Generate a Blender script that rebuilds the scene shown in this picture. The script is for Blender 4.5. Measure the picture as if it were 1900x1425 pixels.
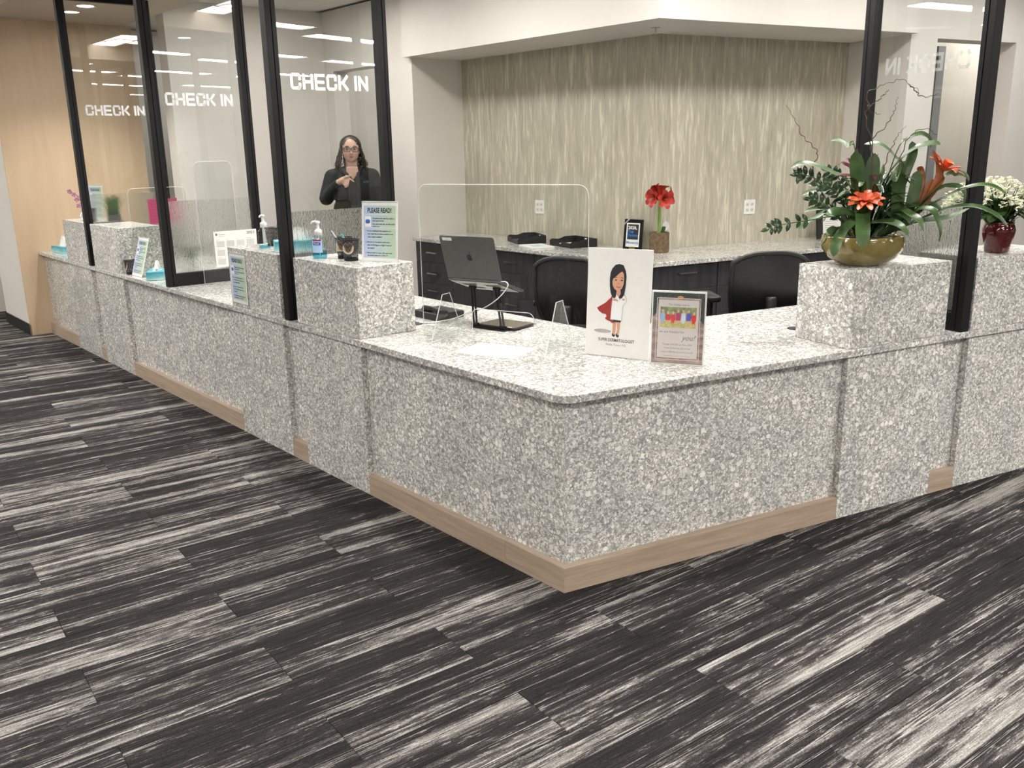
import bpy, bmesh, math, random
from mathutils import Vector, Matrix, Euler
random.seed(7)
for _o in list(bpy.data.objects): bpy.data.objects.remove(_o)
SC = bpy.context.scene
COL = SC.collection

# ------------------------------------------------------------------ camera
CAM_H = 1.60
cam_d = bpy.data.cameras.new('camera'); cam = bpy.data.objects.new('camera', cam_d); COL.objects.link(cam)
cam_d.sensor_fit = 'HORIZONTAL'; cam_d.sensor_width = 36.0
cam_d.lens = 36.0 * 1658.98 / 1900.0
cam_d.clip_start = 0.05; cam_d.clip_end = 100
_p, _r = math.radians(14.796), math.radians(1.058)
_fw = Vector((0, math.cos(_p), -math.sin(_p))); _rt = Vector((1, 0, 0)); _dn = -_rt.cross(_fw)
_r2 = math.cos(_r)*_rt + math.sin(_r)*_dn; _d2 = -math.sin(_r)*_rt + math.cos(_r)*_dn
_m = Matrix.Identity(4)
for i in range(3):
    _m[i][0] = _r2[i]; _m[i][1] = -_d2[i]; _m[i][2] = -_fw[i]
_m[2][3] = CAM_H
cam.matrix_world = _m
SC.camera = cam

# ------------------------------------------------------------------ world, exposure, light levels
w = bpy.data.worlds.new('world'); SC.world = w; w.use_nodes = True
w.node_tree.nodes['Background'].inputs[0].default_value = (0.9, 0.93, 1.0, 1)
w.node_tree.nodes['Background'].inputs[1].default_value = 0.05
vs = SC.view_settings
vs.view_transform = 'Standard'; vs.look = 'None'; vs.gamma = 1.0; vs.use_curve_mapping = False
vs.exposure = 0.68
LOBBY_E = 42.0      # emission of the lobby ceiling fixtures
STAFF_E = 14.0      # emission of the fixtures behind the desk
SPOT_W = 64.0       # watts of one downlight over the desk
LIGHT_COL = (1.0, 0.968, 0.922)

# ------------------------------------------------------------------ plan of the place
# The desk is a chevron: a left leg and a right leg that meet at O. For each leg u runs along
# the leg away from the corner and v runs from the lobby side to the staff side.
O = Vector((0.1792, 3.0009, 0))
def dirv(deg): a = math.radians(deg); return Vector((math.sin(a), math.cos(a), 0))
LD, LV = dirv(-40.515), dirv(49.485)
RD, RV = dirv(62.843), dirv(-27.157)
TL = math.atan2(-LD.y, -LD.x)      # yaw of things on the left leg (local x to the right, y inward)
TR = math.atan2(RD.y, RD.x)
def pL(u, v, z=0.0): q = O + LD*u + LV*v; return Vector((q.x, q.y, z))
def pR(u, v, z=0.0): q = O + RD*u + RV*v; return Vector((q.x, q.y, z))
def corner(vl, vr, z=0.0):
    det = LV.x*RV.y - LV.y*RV.x
    x = (vl*RV.y - LV.y*vr)/det; y = (LV.x*vr - vl*RV.x)/det
    return Vector((O.x+x, O.y+y, z))
def uL(P): return (P-O).dot(LD)
def vL(P): return (P-O).dot(LV)
def uR(P): return (P-O).dot(RD)
def vR(P): return (P-O).dot(RV)
H = 0.7615      # desk top
PT = 1.09       # top of the stone pedestals
CEIL = 2.935
SOF = 2.755     # underside of the soffit over the desk

# ------------------------------------------------------------------ mesh helpers
class MB:
    def __init__(s): s.v = []; s.f = []
    def add(s, vs_, fs):
        o = len(s.v); s.v += [Vector(q) for q in vs_]; s.f += [tuple(i+o for i in f) for f in fs]; return s
    def box(s, x0, x1, y0, y1, z0, z1, m=None):
        q = [Vector((x, y, z)) for z in (z0, z1) for y in (y0, y1) for x in (x0, x1)]
        if m: q = [m @ a for a in q]
        return s.add(q, [(0,2,3,1),(4,5,7,6),(0,1,5,4),(2,6,7,3),(0,4,6,2),(1,3,7,5)])
    def prism(s, pts, z0, z1, m=None):
        n = len(pts)
        ar = sum(pts[i][0]*pts[(i+1)%n][1]-pts[(i+1)%n][0]*pts[i][1] for i in range(n))
        if ar < 0: pts = pts[::-1]
        q = [Vector((p[0], p[1], z)) for z in (z0, z1) for p in pts]
        if m: q = [m @ a for a in q]
        fs = [tuple(range(n-1, -1, -1)), tuple(range(n, 2*n))]
        fs += [(i, (i+1)%n, n+(i+1)%n, n+i) for i in range(n)]
        return s.add(q, fs)
    def plate(s, pts, y0, y1):      # polygon in x,z given a thickness in y (front face at y0)
        m = Matrix(((1,0,0,0),(0,0,-1,0),(0,1,0,0),(0,0,0,1)))
        return s.prism(pts, -y1, -y0, m)
    def cyl(s, a, b, r0, r1=None, n=12, caps=True):
        a, b = Vector(a), Vector(b); r1 = r0 if r1 is None else r1
        d = (b-a).normalized(); t = Vector((0,0,1)) if abs(d.z) < .9 else Vector((1,0,0))
        x = d.cross(t).normalized(); y = d.cross(x)
        q = []
        for c, r in ((a, r0), (b, r1)):
            for i in range(n):
                an = 2*math.pi*i/n; q.append(c + x*(r*math.cos(an)) + y*(r*math.sin(an)))
        fs = [(i, n+i, n+(i+1)%n, (i+1)%n) for i in range(n)]
        if caps: fs += [tuple(range(n)), tuple(range(2*n-1, n-1, -1))]
        return s.add(q, fs)
    def lathe(s, prof, n=20, c=(0,0,0), m=None, sx=1.0, sy=1.0, caps=True):
        c = Vector(c); q = []
        for r, z in prof:
            for i in range(n):
                an = 2*math.pi*i/n; q.append(Vector((r*math.cos(an)*sx, r*math.sin(an)*sy, z))+c)
        if m: q = [m @ a for a in q]
        fs = []
        for k in range(len(prof)-1):
            for i in range(n): fs.append((k*n+i, k*n+(i+1)%n, (k+1)*n+(i+1)%n, (k+1)*n+i))
        if caps and prof[0][0] > 1e-5: fs.append(tuple(range(n-1, -1, -1)))
        if caps and prof[-1][0] > 1e-5: fs.append(tuple(range((len(prof)-1)*n, len(prof)*n)))
        return s.add(q, fs)
    def ball(s, c, r, n=12, k=8, m=None):
        if isinstance(r, (int, float)): r = (r, r, r)
        q = []; fs = []
        for j in range(k+1):
            ph = math.pi*j/k
            for i in range(n):
                an = 2*math.pi*i/n
                q.append(Vector((c[0]+r[0]*math.sin(ph)*math.cos(an), c[1]+r[1]*math.sin(ph)*math.sin(an), c[2]-r[2]*math.cos(ph))))
        if m: q = [m @ a for a in q]
        for j in range(k):
            for i in range(n): fs.append((j*n+i, j*n+(i+1)%n, (j+1)*n+(i+1)%n, (j+1)*n+i))
        return s.add(q, fs)
    def tube(s, path, r, n=8, caps=True):
        path = [Vector(p) for p in path]; L = len(path)
        rs = r if isinstance(r, (list, tuple)) else [r]*L
        up = None; q = []
        for k in range(L):
            d = (path[min(k+1, L-1)]-path[max(k-1, 0)])
            d = d.normalized() if d.length > 1e-9 else Vector((0,0,1))
            if up is None:
                t = Vector((0,0,1)) if abs(d.z) < .9 else Vector((1,0,0)); up = d.cross(t).normalized()
            up = (up - d*up.dot(d)); up = up.normalized() if up.length > 1e-6 else Vector((1,0,0))
            w_ = d.cross(up)
            for i in range(n):
                an = 2*math.pi*i/n; q.append(path[k] + up*(rs[k]*math.cos(an)) + w_*(rs[k]*math.sin(an)))
        fs = [(k*n+i, k*n+(i+1)%n, (k+1)*n+(i+1)%n, (k+1)*n+i) for k in range(L-1) for i in range(n)]
        if caps: fs += [tuple(range(n-1, -1, -1)), tuple(range((L-1)*n, L*n))]
        return s.add(q, fs)
    def ribbon(s, path, widths, side, fold=0.25):   # a leaf: centre line and two edges, slightly folded
        q = []; L = len(path); side = Vector(side)
        for k in range(L):
            d = (Vector(path[min(k+1, L-1)])-Vector(path[max(k-1, 0)])).normalized()
            sd = side - d*side.dot(d)
            sd = sd.normalized() if sd.length > 1e-4 else Vector((1,0,0))
            nn = d.cross(sd); w_ = widths[k]
            p = Vector(path[k])
            q += [p - sd*w_ + nn*(w_*fold), p, p + sd*w_ + nn*(w_*fold)]
        fs = []
        for k in range(L-1):
            a = 3*k; fs += [(a, a+1, a+4, a+3), (a+1, a+2, a+5, a+4)]
        return s.add(q, fs)
    def mesh(s, name, bevel=0.0, seg=2):
        me = bpy.data.meshes.new(name)
        me.from_pydata([tuple(q) for q in s.v], [], s.f)
        bm = bmesh.new(); bm.from_mesh(me)
        bmesh.ops.remove_doubles(bm, verts=bm.verts, dist=1e-6)
        bmesh.ops.recalc_face_normals(bm, faces=bm.faces)
        if bevel > 0:
            ed = [e for e in bm.edges if len(e.link_faces) == 2 and e.calc_face_angle() > .5]
            bmesh.ops.bevel(bm, geom=ed, offset=bevel, segments=seg, affect='EDGES', profile=.5, clamp_overlap=True)
        bm.to_mesh(me); bm.free(); me.validate()
        return me
    def build(s, name, mat, parent=None, bevel=0.0, smooth=False, seg=2, loc=(0,0,0), rz=0.0):
        me = s.mesh(name, bevel, seg); me.materials.append(mat)
        if smooth:
            me.shade_smooth()
        o = bpy.data.objects.new(name, me); COL.objects.link(o)
        o.location = loc; o.rotation_euler = (0, 0, rz)
        if parent: o.parent = parent
        return o

def smooth_by_angle(o, ang=0.6):
    me = o.data
    bm = bmesh.new(); bm.from_mesh(me)
    for f in bm.faces: f.smooth = True
    for e in bm.edges: e.smooth = not (len(e.link_faces) == 2 and e.calc_face_angle() > ang)
    bm.to_mesh(me); bm.free(); return o

def spline(pts, n=6):
    pts = [Vector(p) for p in pts]; out = []
    P = [pts[0]*2-pts[1]] + pts + [pts[-1]*2-pts[-2]]
    for k in range(1, len(P)-2):
        a, b, c, d = P[k-1], P[k], P[k+1], P[k+2]
        for i in range(n):
            t = i/n
            out.append(.5*((2*b)+(c-a)*t+(2*a-5*b+4*c-d)*t*t+(3*b-a-3*c+d)*t**3))
    out.append(pts[-1]); return out

def tag(o, label=None, cat=None, group=None, kind=None):
    if label: o['label'] = label
    if cat: o['category'] = cat
    if group: o['group'] = group
    if kind: o['kind'] = kind
    return o
def thing(name, label, cat, loc=(0,0,0), rz=0.0, group=None):
    o = bpy.data.objects.new(name, None); COL.objects.link(o); o.empty_display_size = .1
    o.location = loc; o.rotation_euler = (0, 0, rz)
    return tag(o, label, cat, group)
def struct(o): o['kind'] = 'structure'; return o
def copy_tree(o, parent=None):
    c = o.copy(); COL.objects.link(c); c.parent = parent
    for ch in list(o.children): copy_tree(ch, c)
    return c
def rrect(x0, x1, z0, z1, r, n=5, corners=(1,1,1,1)):   # rounded rectangle, corners bl br tr tl
    pts = []
    for (cx, cz, a0, on) in ((x0+r, z0+r, math.pi, corners[0]), (x1-r, z0+r, 1.5*math.pi, corners[1]),
                             (x1-r, z1-r, 0, corners[2]), (x0+r, z1-r, .5*math.pi, corners[3])):
        if on:
            for i in range(n+1):
                a = a0 + .5*math.pi*i/n; pts.append((cx+r*math.cos(a), cz+r*math.sin(a)))
        else:
            a = a0+.25*math.pi; pts.append((cx+math.copysign(r, math.cos(a)), cz+math.copysign(r, math.sin(a))))
    return pts
def ell(cx, cz, rx, rz, n=20, a0=0.0, a1=2*math.pi):
    full = abs(a1-a0-2*math.pi) < 1e-6
    return [(cx+rx*math.cos(a0+(a1-a0)*i/(n if full else n-1)), cz+rz*math.sin(a0+(a1-a0)*i/(n if full else n-1))) for i in range(n)]

_fonts = {}
def text_into(mb, s, size, x, z, y=-.001, align='LEFT', sx=1.0, shear=0.0, thick=.0002, bold=0.0):
    cu = bpy.data.curves.new('t', 'FONT'); cu.body = s; cu.size = size; cu.align_x = align
    cu.shear = shear; cu.resolution_u = 2; cu.offset = bold
    ob = bpy.data.objects.new('t', cu); COL.objects.link(ob)
    dg = bpy.context.evaluated_depsgraph_get(); dg.update()
    me = bpy.data.meshes.new_from_object(ob.evaluated_get(dg))
    mb.add([(x+v.co.x*sx, y, z+v.co.y) for v in me.vertices], [tuple(p.vertices) for p in me.polygons])
    bpy.data.objects.remove(ob); bpy.data.curves.remove(cu); bpy.data.meshes.remove(me)
    return mb

# ------------------------------------------------------------------ materials
def nodes_of(name):
    m = bpy.data.materials.new(name); m.use_nodes = True
    nt = m.node_tree; b = nt.nodes['Principled BSDF']
    return m, nt, b
def N(nt, t, **kw):
    n = nt.nodes.new(t)
    for k, v in kw.items(): setattr(n, k, v)
    return n
def ramp(nt, stops, interp='LINEAR'):
    r = nt.nodes.new('ShaderNodeValToRGB'); cr = r.color_ramp; cr.interpolation = interp
    while len(cr.elements) < len(stops): cr.elements.new(.5)
    for e, (p, c) in zip(cr.elements, stops):
        e.position = p; e.color = (*c, 1) if len(c) == 3 else c
    return r
def coords(nt, scale=(1,1,1), rand=0.0, src='Object', rot=(0,0,0)):
    tc = N(nt, 'ShaderNodeTexCoord'); mp = N(nt, 'ShaderNodeMapping'); mp.inputs['Scale'].default_value = scale
    mp.inputs['Rotation'].default_value = rot
    out = tc.outputs[src]
    if rand:
        oi = N(nt, 'ShaderNodeObjectInfo'); mu = N(nt, 'ShaderNodeMath', operation='MULTIPLY'); mu.inputs[1].default_value = rand
        ad = N(nt, 'ShaderNodeVectorMath', operation='ADD')
        nt.links.new(oi.outputs['Random'], mu.inputs[0]); nt.links.new(out, ad.inputs[0]); nt.links.new(mu.outputs[0], ad.inputs[1])
        out = ad.outputs[0]
    nt.links.new(out, mp.inputs['Vector'])
    return mp.outputs['Vector']
def noise(nt, vec, scale=5.0, detail=2.0, rough=.5, dist=0.0):
    n = N(nt, 'ShaderNodeTexNoise'); n.inputs['Scale'].default_value = scale; n.inputs['Detail'].default_value = detail
    n.inputs['Roughness'].default_value = rough; n.inputs['Distortion'].default_value = dist
    nt.links.new(vec, n.inputs['Vector']); return n.outputs['Fac']
def mathn(nt, op, a, b=None):
    n = N(nt, 'ShaderNodeMath', operation=op)
    for i, q in enumerate((a, b)):
        if q is None: continue
        if isinstance(q, (int, float)): n.inputs[i].default_value = q
        else: nt.links.new(q, n.inputs[i])
    return n.outputs[0]
def mixc(nt, fac, a, b, blend='MIX'):
    n = N(nt, 'ShaderNodeMix', data_type='RGBA', blend_type=blend)
    for i, q in ((0, fac), (6, a), (7, b)):
        if isinstance(q, (int, float)): n.inputs[i].default_value = q
        elif isinstance(q, tuple): n.inputs[i].default_value = (*q, 1)
        else: nt.links.new(q, n.inputs[i])
    return n.outputs[2]
def plain(name, col, rough=.5, metal=0.0, var=.06, scale=30.0, spec=.5, coat=0.0, bump=0.0, trans=0.0, ior=1.45):
    m, nt, b = nodes_of(name)
    vec = coords(nt); f = noise(nt, vec, scale, 3)
    lo = tuple(c*(1-var) for c in col); hi = tuple(min(1, c*(1+var)) for c in col)
    r = ramp(nt, [(.3, lo), (.7, hi)]); nt.links.new(f, r.inputs[0]); nt.links.new(r.outputs[0], b.inputs['Base Color'])
    b.inputs['Roughness'].default_value = rough; b.inputs['Metallic'].default_value = metal
    b.inputs['Specular IOR Level'].default_value = spec; b.inputs['Coat Weight'].default_value = coat
    b.inputs['Coat Roughness'].default_value = .08
    b.inputs['Transmission Weight'].default_value = trans; b.inputs['IOR'].default_value = ior
    if bump:
        bp = N(nt, 'ShaderNodeBump'); bp.inputs['Strength'].default_value = bump; bp.inputs['Distance'].default_value = .002
        nt.links.new(f, bp.inputs['Height']); nt.links.new(bp.outputs[0], b.inputs['Normal'])
    return m
def emit(name, col, strength):
    m, nt, b = nodes_of(name)
    b.inputs['Base Color'].default_value = (.8, .8, .8, 1)
    b.inputs['Emission Color'].default_value = (*col, 1); b.inputs['Emission Strength'].default_value = strength
    return m
def clear_glass(name, tint=(.97, .985, .98), ior=1.5, gain=1.0, rough=0.0):
    m, nt, b = nodes_of(name); nt.nodes.remove(b)
    out = nt.nodes['Material Output']
    tr = N(nt, 'ShaderNodeBsdfTransparent'); tr.inputs[0].default_value = (*tint, 1)
    gl = N(nt, 'ShaderNodeBsdfGlossy'); gl.inputs['Roughness'].default_value = rough
    fr = N(nt, 'ShaderNodeFresnel'); fr.inputs['IOR'].default_value = ior
    mx = N(nt, 'ShaderNodeMixShader')
    # the same reflectance from both sides of the sheet
    geo = N(nt, 'ShaderNodeNewGeometry')
    lw = N(nt, 'ShaderNodeVectorMath', operation='DOT_PRODUCT')
    nt.links.new(geo.outputs['Normal'], lw.inputs[0]); nt.links.new(geo.outputs['Incoming'], lw.inputs[1])
    ab = mathn(nt, 'ABSOLUTE', lw.outputs['Value']); om = mathn(nt, 'SUBTRACT', 1.0, ab)
    p5 = mathn(nt, 'POWER', om, 5.0); k = mathn(nt, 'MULTIPLY', p5, .96); fac = mathn(nt, 'ADD', k, .04)
    fac = mathn(nt, 'MULTIPLY', fac, gain)
    nt.nodes.remove(fr)
    nt.links.new(fac, mx.inputs[0]); nt.links.new(tr.outputs[0], mx.inputs[1]); nt.links.new(gl.outputs[0], mx.inputs[2])
    nt.links.new(mx.outputs[0], out.inputs[0])
    return m

def stone_mat(name, rough=.22, tone=1.0):
    m, nt, b = nodes_of(name)
    vec = coords(nt, rand=23.0)
    # break the cell borders up a little
    nz = N(nt, 'ShaderNodeTexNoise'); nz.inputs['Scale'].default_value = 52; nz.inputs['Detail'].default_value = 3
    nt.links.new(vec, nz.inputs['Vector'])
    sub = N(nt, 'ShaderNodeVectorMath', operation='SUBTRACT'); sub.inputs[1].default_value = (.5,.5,.5)
    nt.links.new(nz.outputs['Color'], sub.inputs[0])
    sc = N(nt, 'ShaderNodeVectorMath', operation='SCALE'); sc.inputs['Scale'].default_value = .024
    nt.links.new(sub.outputs[0], sc.inputs[0])
    ad = N(nt, 'ShaderNodeVectorMath', operation='ADD'); nt.links.new(vec, ad.inputs[0]); nt.links.new(sc.outputs[0], ad.inputs[1])
    v2 = ad.outputs[0]
    t = tone
    cel = N(nt, 'ShaderNodeTexVoronoi', feature='F1'); cel.inputs['Scale'].default_value = 112; nt.links.new(v2, cel.inputs['Vector'])
    ced = N(nt, 'ShaderNodeTexVoronoi', feature='DISTANCE_TO_EDGE'); ced.inputs['Scale'].default_value = 112; nt.links.new(v2, ced.inputs['Vector'])
    spc = N(nt, 'ShaderNodeSeparateColor'); nt.links.new(cel.outputs['Color'], spc.inputs[0])
    cc3 = ramp(nt, [(0, (.27*t,.265*t,.255*t)), (.35, (.42*t,.415*t,.395*t)), (.7, (.56*t,.552*t,.528*t)), (1, (.72*t,.71*t,.68*t))]); nt.links.new(spc.outputs[0], cc3.inputs[0])
    ce3 = ramp(nt, [(0, (.40,.395,.39)), (.05, (.80,.795,.785)), (.11, (1,1,1))]); nt.links.new(ced.outputs['Distance'], ce3.inputs[0])
    col = mixc(nt, 1.0, cc3.outputs[0], ce3.outputs[0], 'MULTIPLY')
    for sc_, thr, r0, r1, lo, hi in ((66, .52, .26, .26, .56, .74), (38, .66, .24, .24, .60, .78)):
        n = N(nt, 'ShaderNodeTexVoronoi', feature='F1'); n.inputs['Scale'].default_value = sc_; n.inputs['Randomness'].default_value = .95
        nt.links.new(v2, n.inputs['Vector'])
        sp_ = N(nt, 'ShaderNodeSeparateColor'); nt.links.new(n.outputs['Color'], sp_.inputs[0])
        rad = mathn(nt, 'ADD', mathn(nt, 'MULTIPLY', sp_.outputs[1], r1), r0)
        dd = mathn(nt, 'SUBTRACT', n.outputs['Distance'], rad)           # negative inside the pebble
        on = mathn(nt, 'GREATER_THAN', sp_.outputs[0], thr)
        ins = mathn(nt, 'MULTIPLY', mathn(nt, 'LESS_THAN', dd, 0.0), on)
        rim = mathn(nt, 'MULTIPLY', mathn(nt, 'LESS_THAN', dd, .055), on)
        pc_ = ramp(nt, [(0, (lo*t, lo*.992*t, lo*.955*t)), (1, (hi*t, hi*.99*t, hi*.955*t))]); nt.links.new(sp_.outputs[2], pc_.inputs[0])
        col = mixc(nt, mathn(nt, 'MULTIPLY', rim, .55), col, (.19, .186, .18))
        col = mixc(nt, ins, col, pc_.outputs[0])
    # darker flecks
    fl = noise(nt, v2, 130, 2, .6); fr = ramp(nt, [(.28, (.50,.50,.50)), (.38, (1,1,1))]); nt.links.new(fl, fr.inputs[0])
    col = mixc(nt, .75, col, fr.outputs[0], 'MULTIPLY')
    lf = noise(nt, vec, 6, 2); lr = ramp(nt, [(.3, (.86,.86,.86)), (.7, (1.06,1.05,1.03))]); nt.links.new(lf, lr.inputs[0])
    col = mixc(nt, 1.0, col, lr.outputs[0], 'MULTIPLY')
    nt.links.new(col, b.inputs['Base Color']); b.inputs['Roughness'].default_value = rough
    return m

def carpet_mat(name, per_object=True, rot=0.0):
    m, nt, b = nodes_of(name)
    def cc(scale, off):
        tc = N(nt, 'ShaderNodeTexCoord'); v = tc.outputs['Object']
        if per_object:
            oi = N(nt, 'ShaderNodeObjectInfo'); k = mathn(nt, 'MULTIPLY', oi.outputs['Random'], 97.0+off)
            ad = N(nt, 'ShaderNodeVectorMath', operation='ADD'); nt.links.new(v, ad.inputs[0]); nt.links.new(k, ad.inputs[1]); v = ad.outputs[0]
        mp = N(nt, 'ShaderNodeMapping'); mp.inputs['Scale'].default_value = scale; mp.inputs['Location'].default_value = (off, off*2, 0)
        mp.vector_type = 'POINT'
        if rot:
            m0 = N(nt, 'ShaderNodeMapping'); m0.inputs['Rotation'].default_value = (0,0,-rot); nt.links.new(v, m0.inputs['Vector']); v = m0.outputs[0]
        nt.links.new(v, mp.inputs['Vector']); return mp.outputs[0]
    n1 = noise(nt, cc((.75, 12, 1), 1.3), 1.0, 3, .6)         # wide bands
    n2 = noise(nt, cc((2.4, 46, 1), 4.1), 1.0, 3, .65)        # streaks
    n3 = noise(nt, cc((.9, 75, 1), 7.7), 1.0, 1, .5)          # thin lines
    n4 = noise(nt, cc((150, 260, 1), 2.2), 1.0, 2, .7)        # pile
    n5 = noise(nt, cc((14, 110, 1), 9.2), 1.0, 2, .7)         # broken dashes
    n6 = noise(nt, cc((6, 230, 1), 3.4), 1.0, 1, .5)          # tufted rows
    a = mathn(nt, 'MULTIPLY', n1, 1.85); a = mathn(nt, 'ADD', a, mathn(nt, 'MULTIPLY', n2, .60))
    a = mathn(nt, 'ADD', a, mathn(nt, 'MULTIPLY', n5, .42)); a = mathn(nt, 'ADD', a, mathn(nt, 'MULTIPLY', n4, .22))
    thin = ramp(nt, [(.60, (0,0,0)), (.615, (1,1,1)), (.645, (1,1,1)), (.66, (0,0,0))]); nt.links.new(n3, thin.inputs[0])
    a = mathn(nt, 'ADD', a, mathn(nt, 'MULTIPLY', thin.outputs[0], .34))
    dash = ramp(nt, [(.60, (0,0,0)), (.64, (1,1,1))]); nt.links.new(n5, dash.inputs[0])
    a = mathn(nt, 'ADD', a, mathn(nt, 'MULTIPLY', dash.outputs[0], .16))
    if per_object:
        oi = N(nt, 'ShaderNodeObjectInfo'); r2 = mathn(nt, 'FRACT', mathn(nt, 'MULTIPLY', oi.outputs['Random'], 31.7))
        a = mathn(nt, 'ADD', a, mathn(nt, 'MULTIPLY', mathn(nt, 'SUBTRACT', r2, .5), .26))
    a = mathn(nt, 'SUBTRACT', a, 1.15)
    cr = ramp(nt, [(.26, (.024,.022,.0225)), (.46, (.040,.036,.036)), (.54, (.080,.073,.070)), (.63, (.185,.174,.164)), (.85, (.36,.342,.318))])
    nt.links.new(a, cr.inputs[0])
    rw = ramp(nt, [(.34, (.62,.62,.62)), (.50, (1,1,1)), (.66, (1.28,1.28,1.28))]); nt.links.new(n6, rw.inputs[0])
    pw = ramp(nt, [(.30, (.66,.66,.66)), (.70, (1.30,1.30,1.30))]); nt.links.new(n4, pw.inputs[0])
    col = mixc(nt, 1.0, mixc(nt, 1.0, cr.outputs[0], rw.outputs[0], 'MULTIPLY'), pw.outputs[0], 'MULTIPLY')
    nt.links.new(col, b.inputs['Base Color'])
    b.inputs['Roughness'].default_value = .95; b.inputs['Specular IOR Level'].default_value = .1
    bp = N(nt, 'ShaderNodeBump'); bp.inputs['Strength'].default_value = .5; bp.inputs['Distance'].default_value = .003
    nt.links.new(n4, bp.inputs['Height']); nt.links.new(bp.outputs[0], b.inputs['Normal'])
    return m

def wood_mat(name, lo, hi, scale=(1,1,1), rough=.4, streak=1.0):
    m, nt, b = nodes_of(name)
    vec = coords(nt, scale, rand=11.0)
    a = noise(nt, vec, 1.0, 4, .6, .4); c = noise(nt, vec, 4.0*streak, 3, .6)
    f = mathn(nt, 'ADD', mathn(nt, 'MULTIPLY', a, .65), mathn(nt, 'MULTIPLY', c, .35))
    r = ramp(nt, [(.35, lo), (.65, hi)]); nt.links.new(f, r.inputs[0]); nt.links.new(r.outputs[0], b.inputs['Base Color'])
    b.inputs['Roughness'].default_value = rough
    return m

def wallpaper_mat(name):
    m, nt, b = nodes_of(name)
    v1 = coords(nt, (24, 24, 2.6)); v2 = coords(nt, (60, 60, 7)); v3 = coords(nt, (3, 3, 1.2))
    a = noise(nt, v1, 1.0, 3, .6, .6); c = noise(nt, v2, 1.0, 2, .6, .3); d = noise(nt, v3, 1.0, 2)
    f = mathn(nt, 'ADD', mathn(nt, 'MULTIPLY', a, .62), mathn(nt, 'MULTIPLY', c, .38))
    f = mathn(nt, 'ADD', f, mathn(nt, 'MULTIPLY', mathn(nt, 'SUBTRACT', d, .5), .12))
    r = ramp(nt, [(.34, (.36,.33,.25)), (.46, (.44,.41,.32)), (.54, (.48,.45,.355)), (.60, (.60,.575,.46)), (.72, (.69,.665,.53))])
    nt.links.new(f, r.inputs[0]); nt.links.new(r.outputs[0], b.inputs['Base Color']); b.inputs['Roughness'].default_value = .55
    bp = N(nt, 'ShaderNodeBump'); bp.inputs['Strength'].default_value = .25; bp.inputs['Distance'].default_value = .003
    nt.links.new(f, bp.inputs['Height']); nt.links.new(bp.outputs[0], b.inputs['Normal'])
    return m

def frost_mat(name):
    m, nt, b = nodes_of(name)
    vec = coords(nt, (1, 120, 48)); a = noise(nt, vec, 1.0, 2, .55, .4)
    b.inputs['Base Color'].default_value = (.93, .94, .93, 1); b.inputs['Transmission Weight'].default_value = 1.0
    b.inputs['Roughness'].default_value = .16; b.inputs['IOR'].default_value = 1.25
    bp = N(nt, 'ShaderNodeBump'); bp.inputs['Strength'].default_value = .8; bp.inputs['Distance'].default_value = .012
    nt.links.new(a, bp.inputs['Height']); nt.links.new(bp.outputs[0], b.inputs['Normal'])
    return m

def gradient_mat(name, c0, c1, w_):
    m, nt, b = nodes_of(name)
    tc = N(nt, 'ShaderNodeTexCoord'); sp = N(nt, 'ShaderNodeSeparateXYZ'); nt.links.new(tc.outputs['Object'], sp.inputs[0])
    f = mathn(nt, 'DIVIDE', sp.outputs[0], w_)
    r = ramp(nt, [(.1, c0), (.9, c1)]); nt.links.new(f, r.inputs[0]); nt.links.new(r.outputs[0], b.inputs['Base Color'])
    b.inputs['Roughness'].default_value = .45
    return m

def mesh_mat(name, col, open_=.4, scale=420.0):      # woven wire or chair net: small real holes
    m, nt, b = nodes_of(name); out = nt.nodes['Material Output']
    b.inputs['Base Color'].default_value = (*col, 1); b.inputs['Roughness'].default_value = .45
    vec = coords(nt, (1,1,1)); ck = N(nt, 'ShaderNodeTexVoronoi', feature='DISTANCE_TO_EDGE'); ck.inputs['Scale'].default_value = scale
    ck.inputs['Randomness'].default_value = .15
    nt.links.new(vec, ck.inputs['Vector'])
    g = mathn(nt, 'GREATER_THAN', ck.outputs['Distance'], .5-open_)
    tr = N(nt, 'ShaderNodeBsdfTransparent'); mx = N(nt, 'ShaderNodeMixShader')
    nt.links.new(g, mx.inputs[0]); nt.links.new(b.outputs[0], mx.inputs[1]); nt.links.new(tr.outputs[0], mx.inputs[2]); nt.links.new(mx.outputs[0], out.inputs[0])
    return m

M = {}
M['stone'] = stone_mat('speckled_stone', .22, 1.24)
M['stone_top'] = stone_mat('speckled_stone_polished', .12, 1.22)
M['carpet'] = carpet_mat('carpet_plank')
M['carpet_base'] = carpet_mat('carpet_far', False, math.radians(90-54.094))
M['white_wall'] = plain('white_paint', (.74, .705, .655), .65, var=.02, scale=4, bump=.03)
M['beige_wall'] = plain('warm_paint', (.72, .67, .60), .7, var=.02, scale=4)
M['ceiling'] = plain('ceiling_white', (.74, .72, .68), .85, var=.04, scale=120, bump=.1)
M['soffit'] = plain('soffit_paint', (.55, .46, .375), .7, var=.03, scale=5)
M['wallpaper'] = wallpaper_mat('streaked_wallpaper')
M['veneer'] = wood_mat('light_wood_veneer', (.54,.395,.26), (.63,.48,.325), (5,5,.5), .38)
M['plinth'] = wood_mat('greyed_oak', (.34,.255,.185), (.48,.38,.29), (2.2,40,40), .5)
M['char'] = wood_mat('charcoal_laminate', (.022,.022,.025), (.052,.052,.056), (26,26,1.6), .38)
M['black_metal'] = plain('black_anodised', (.008,.008,.009), .5, 0.0, var=.15, spec=.3)
M['black_plastic'] = plain('black_plastic', (.014,.014,.015), .42, var=.1)
M['dark_fabric'] = plain('black_fabric', (.012,.012,.013), .8, var=.2, scale=200)
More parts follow.
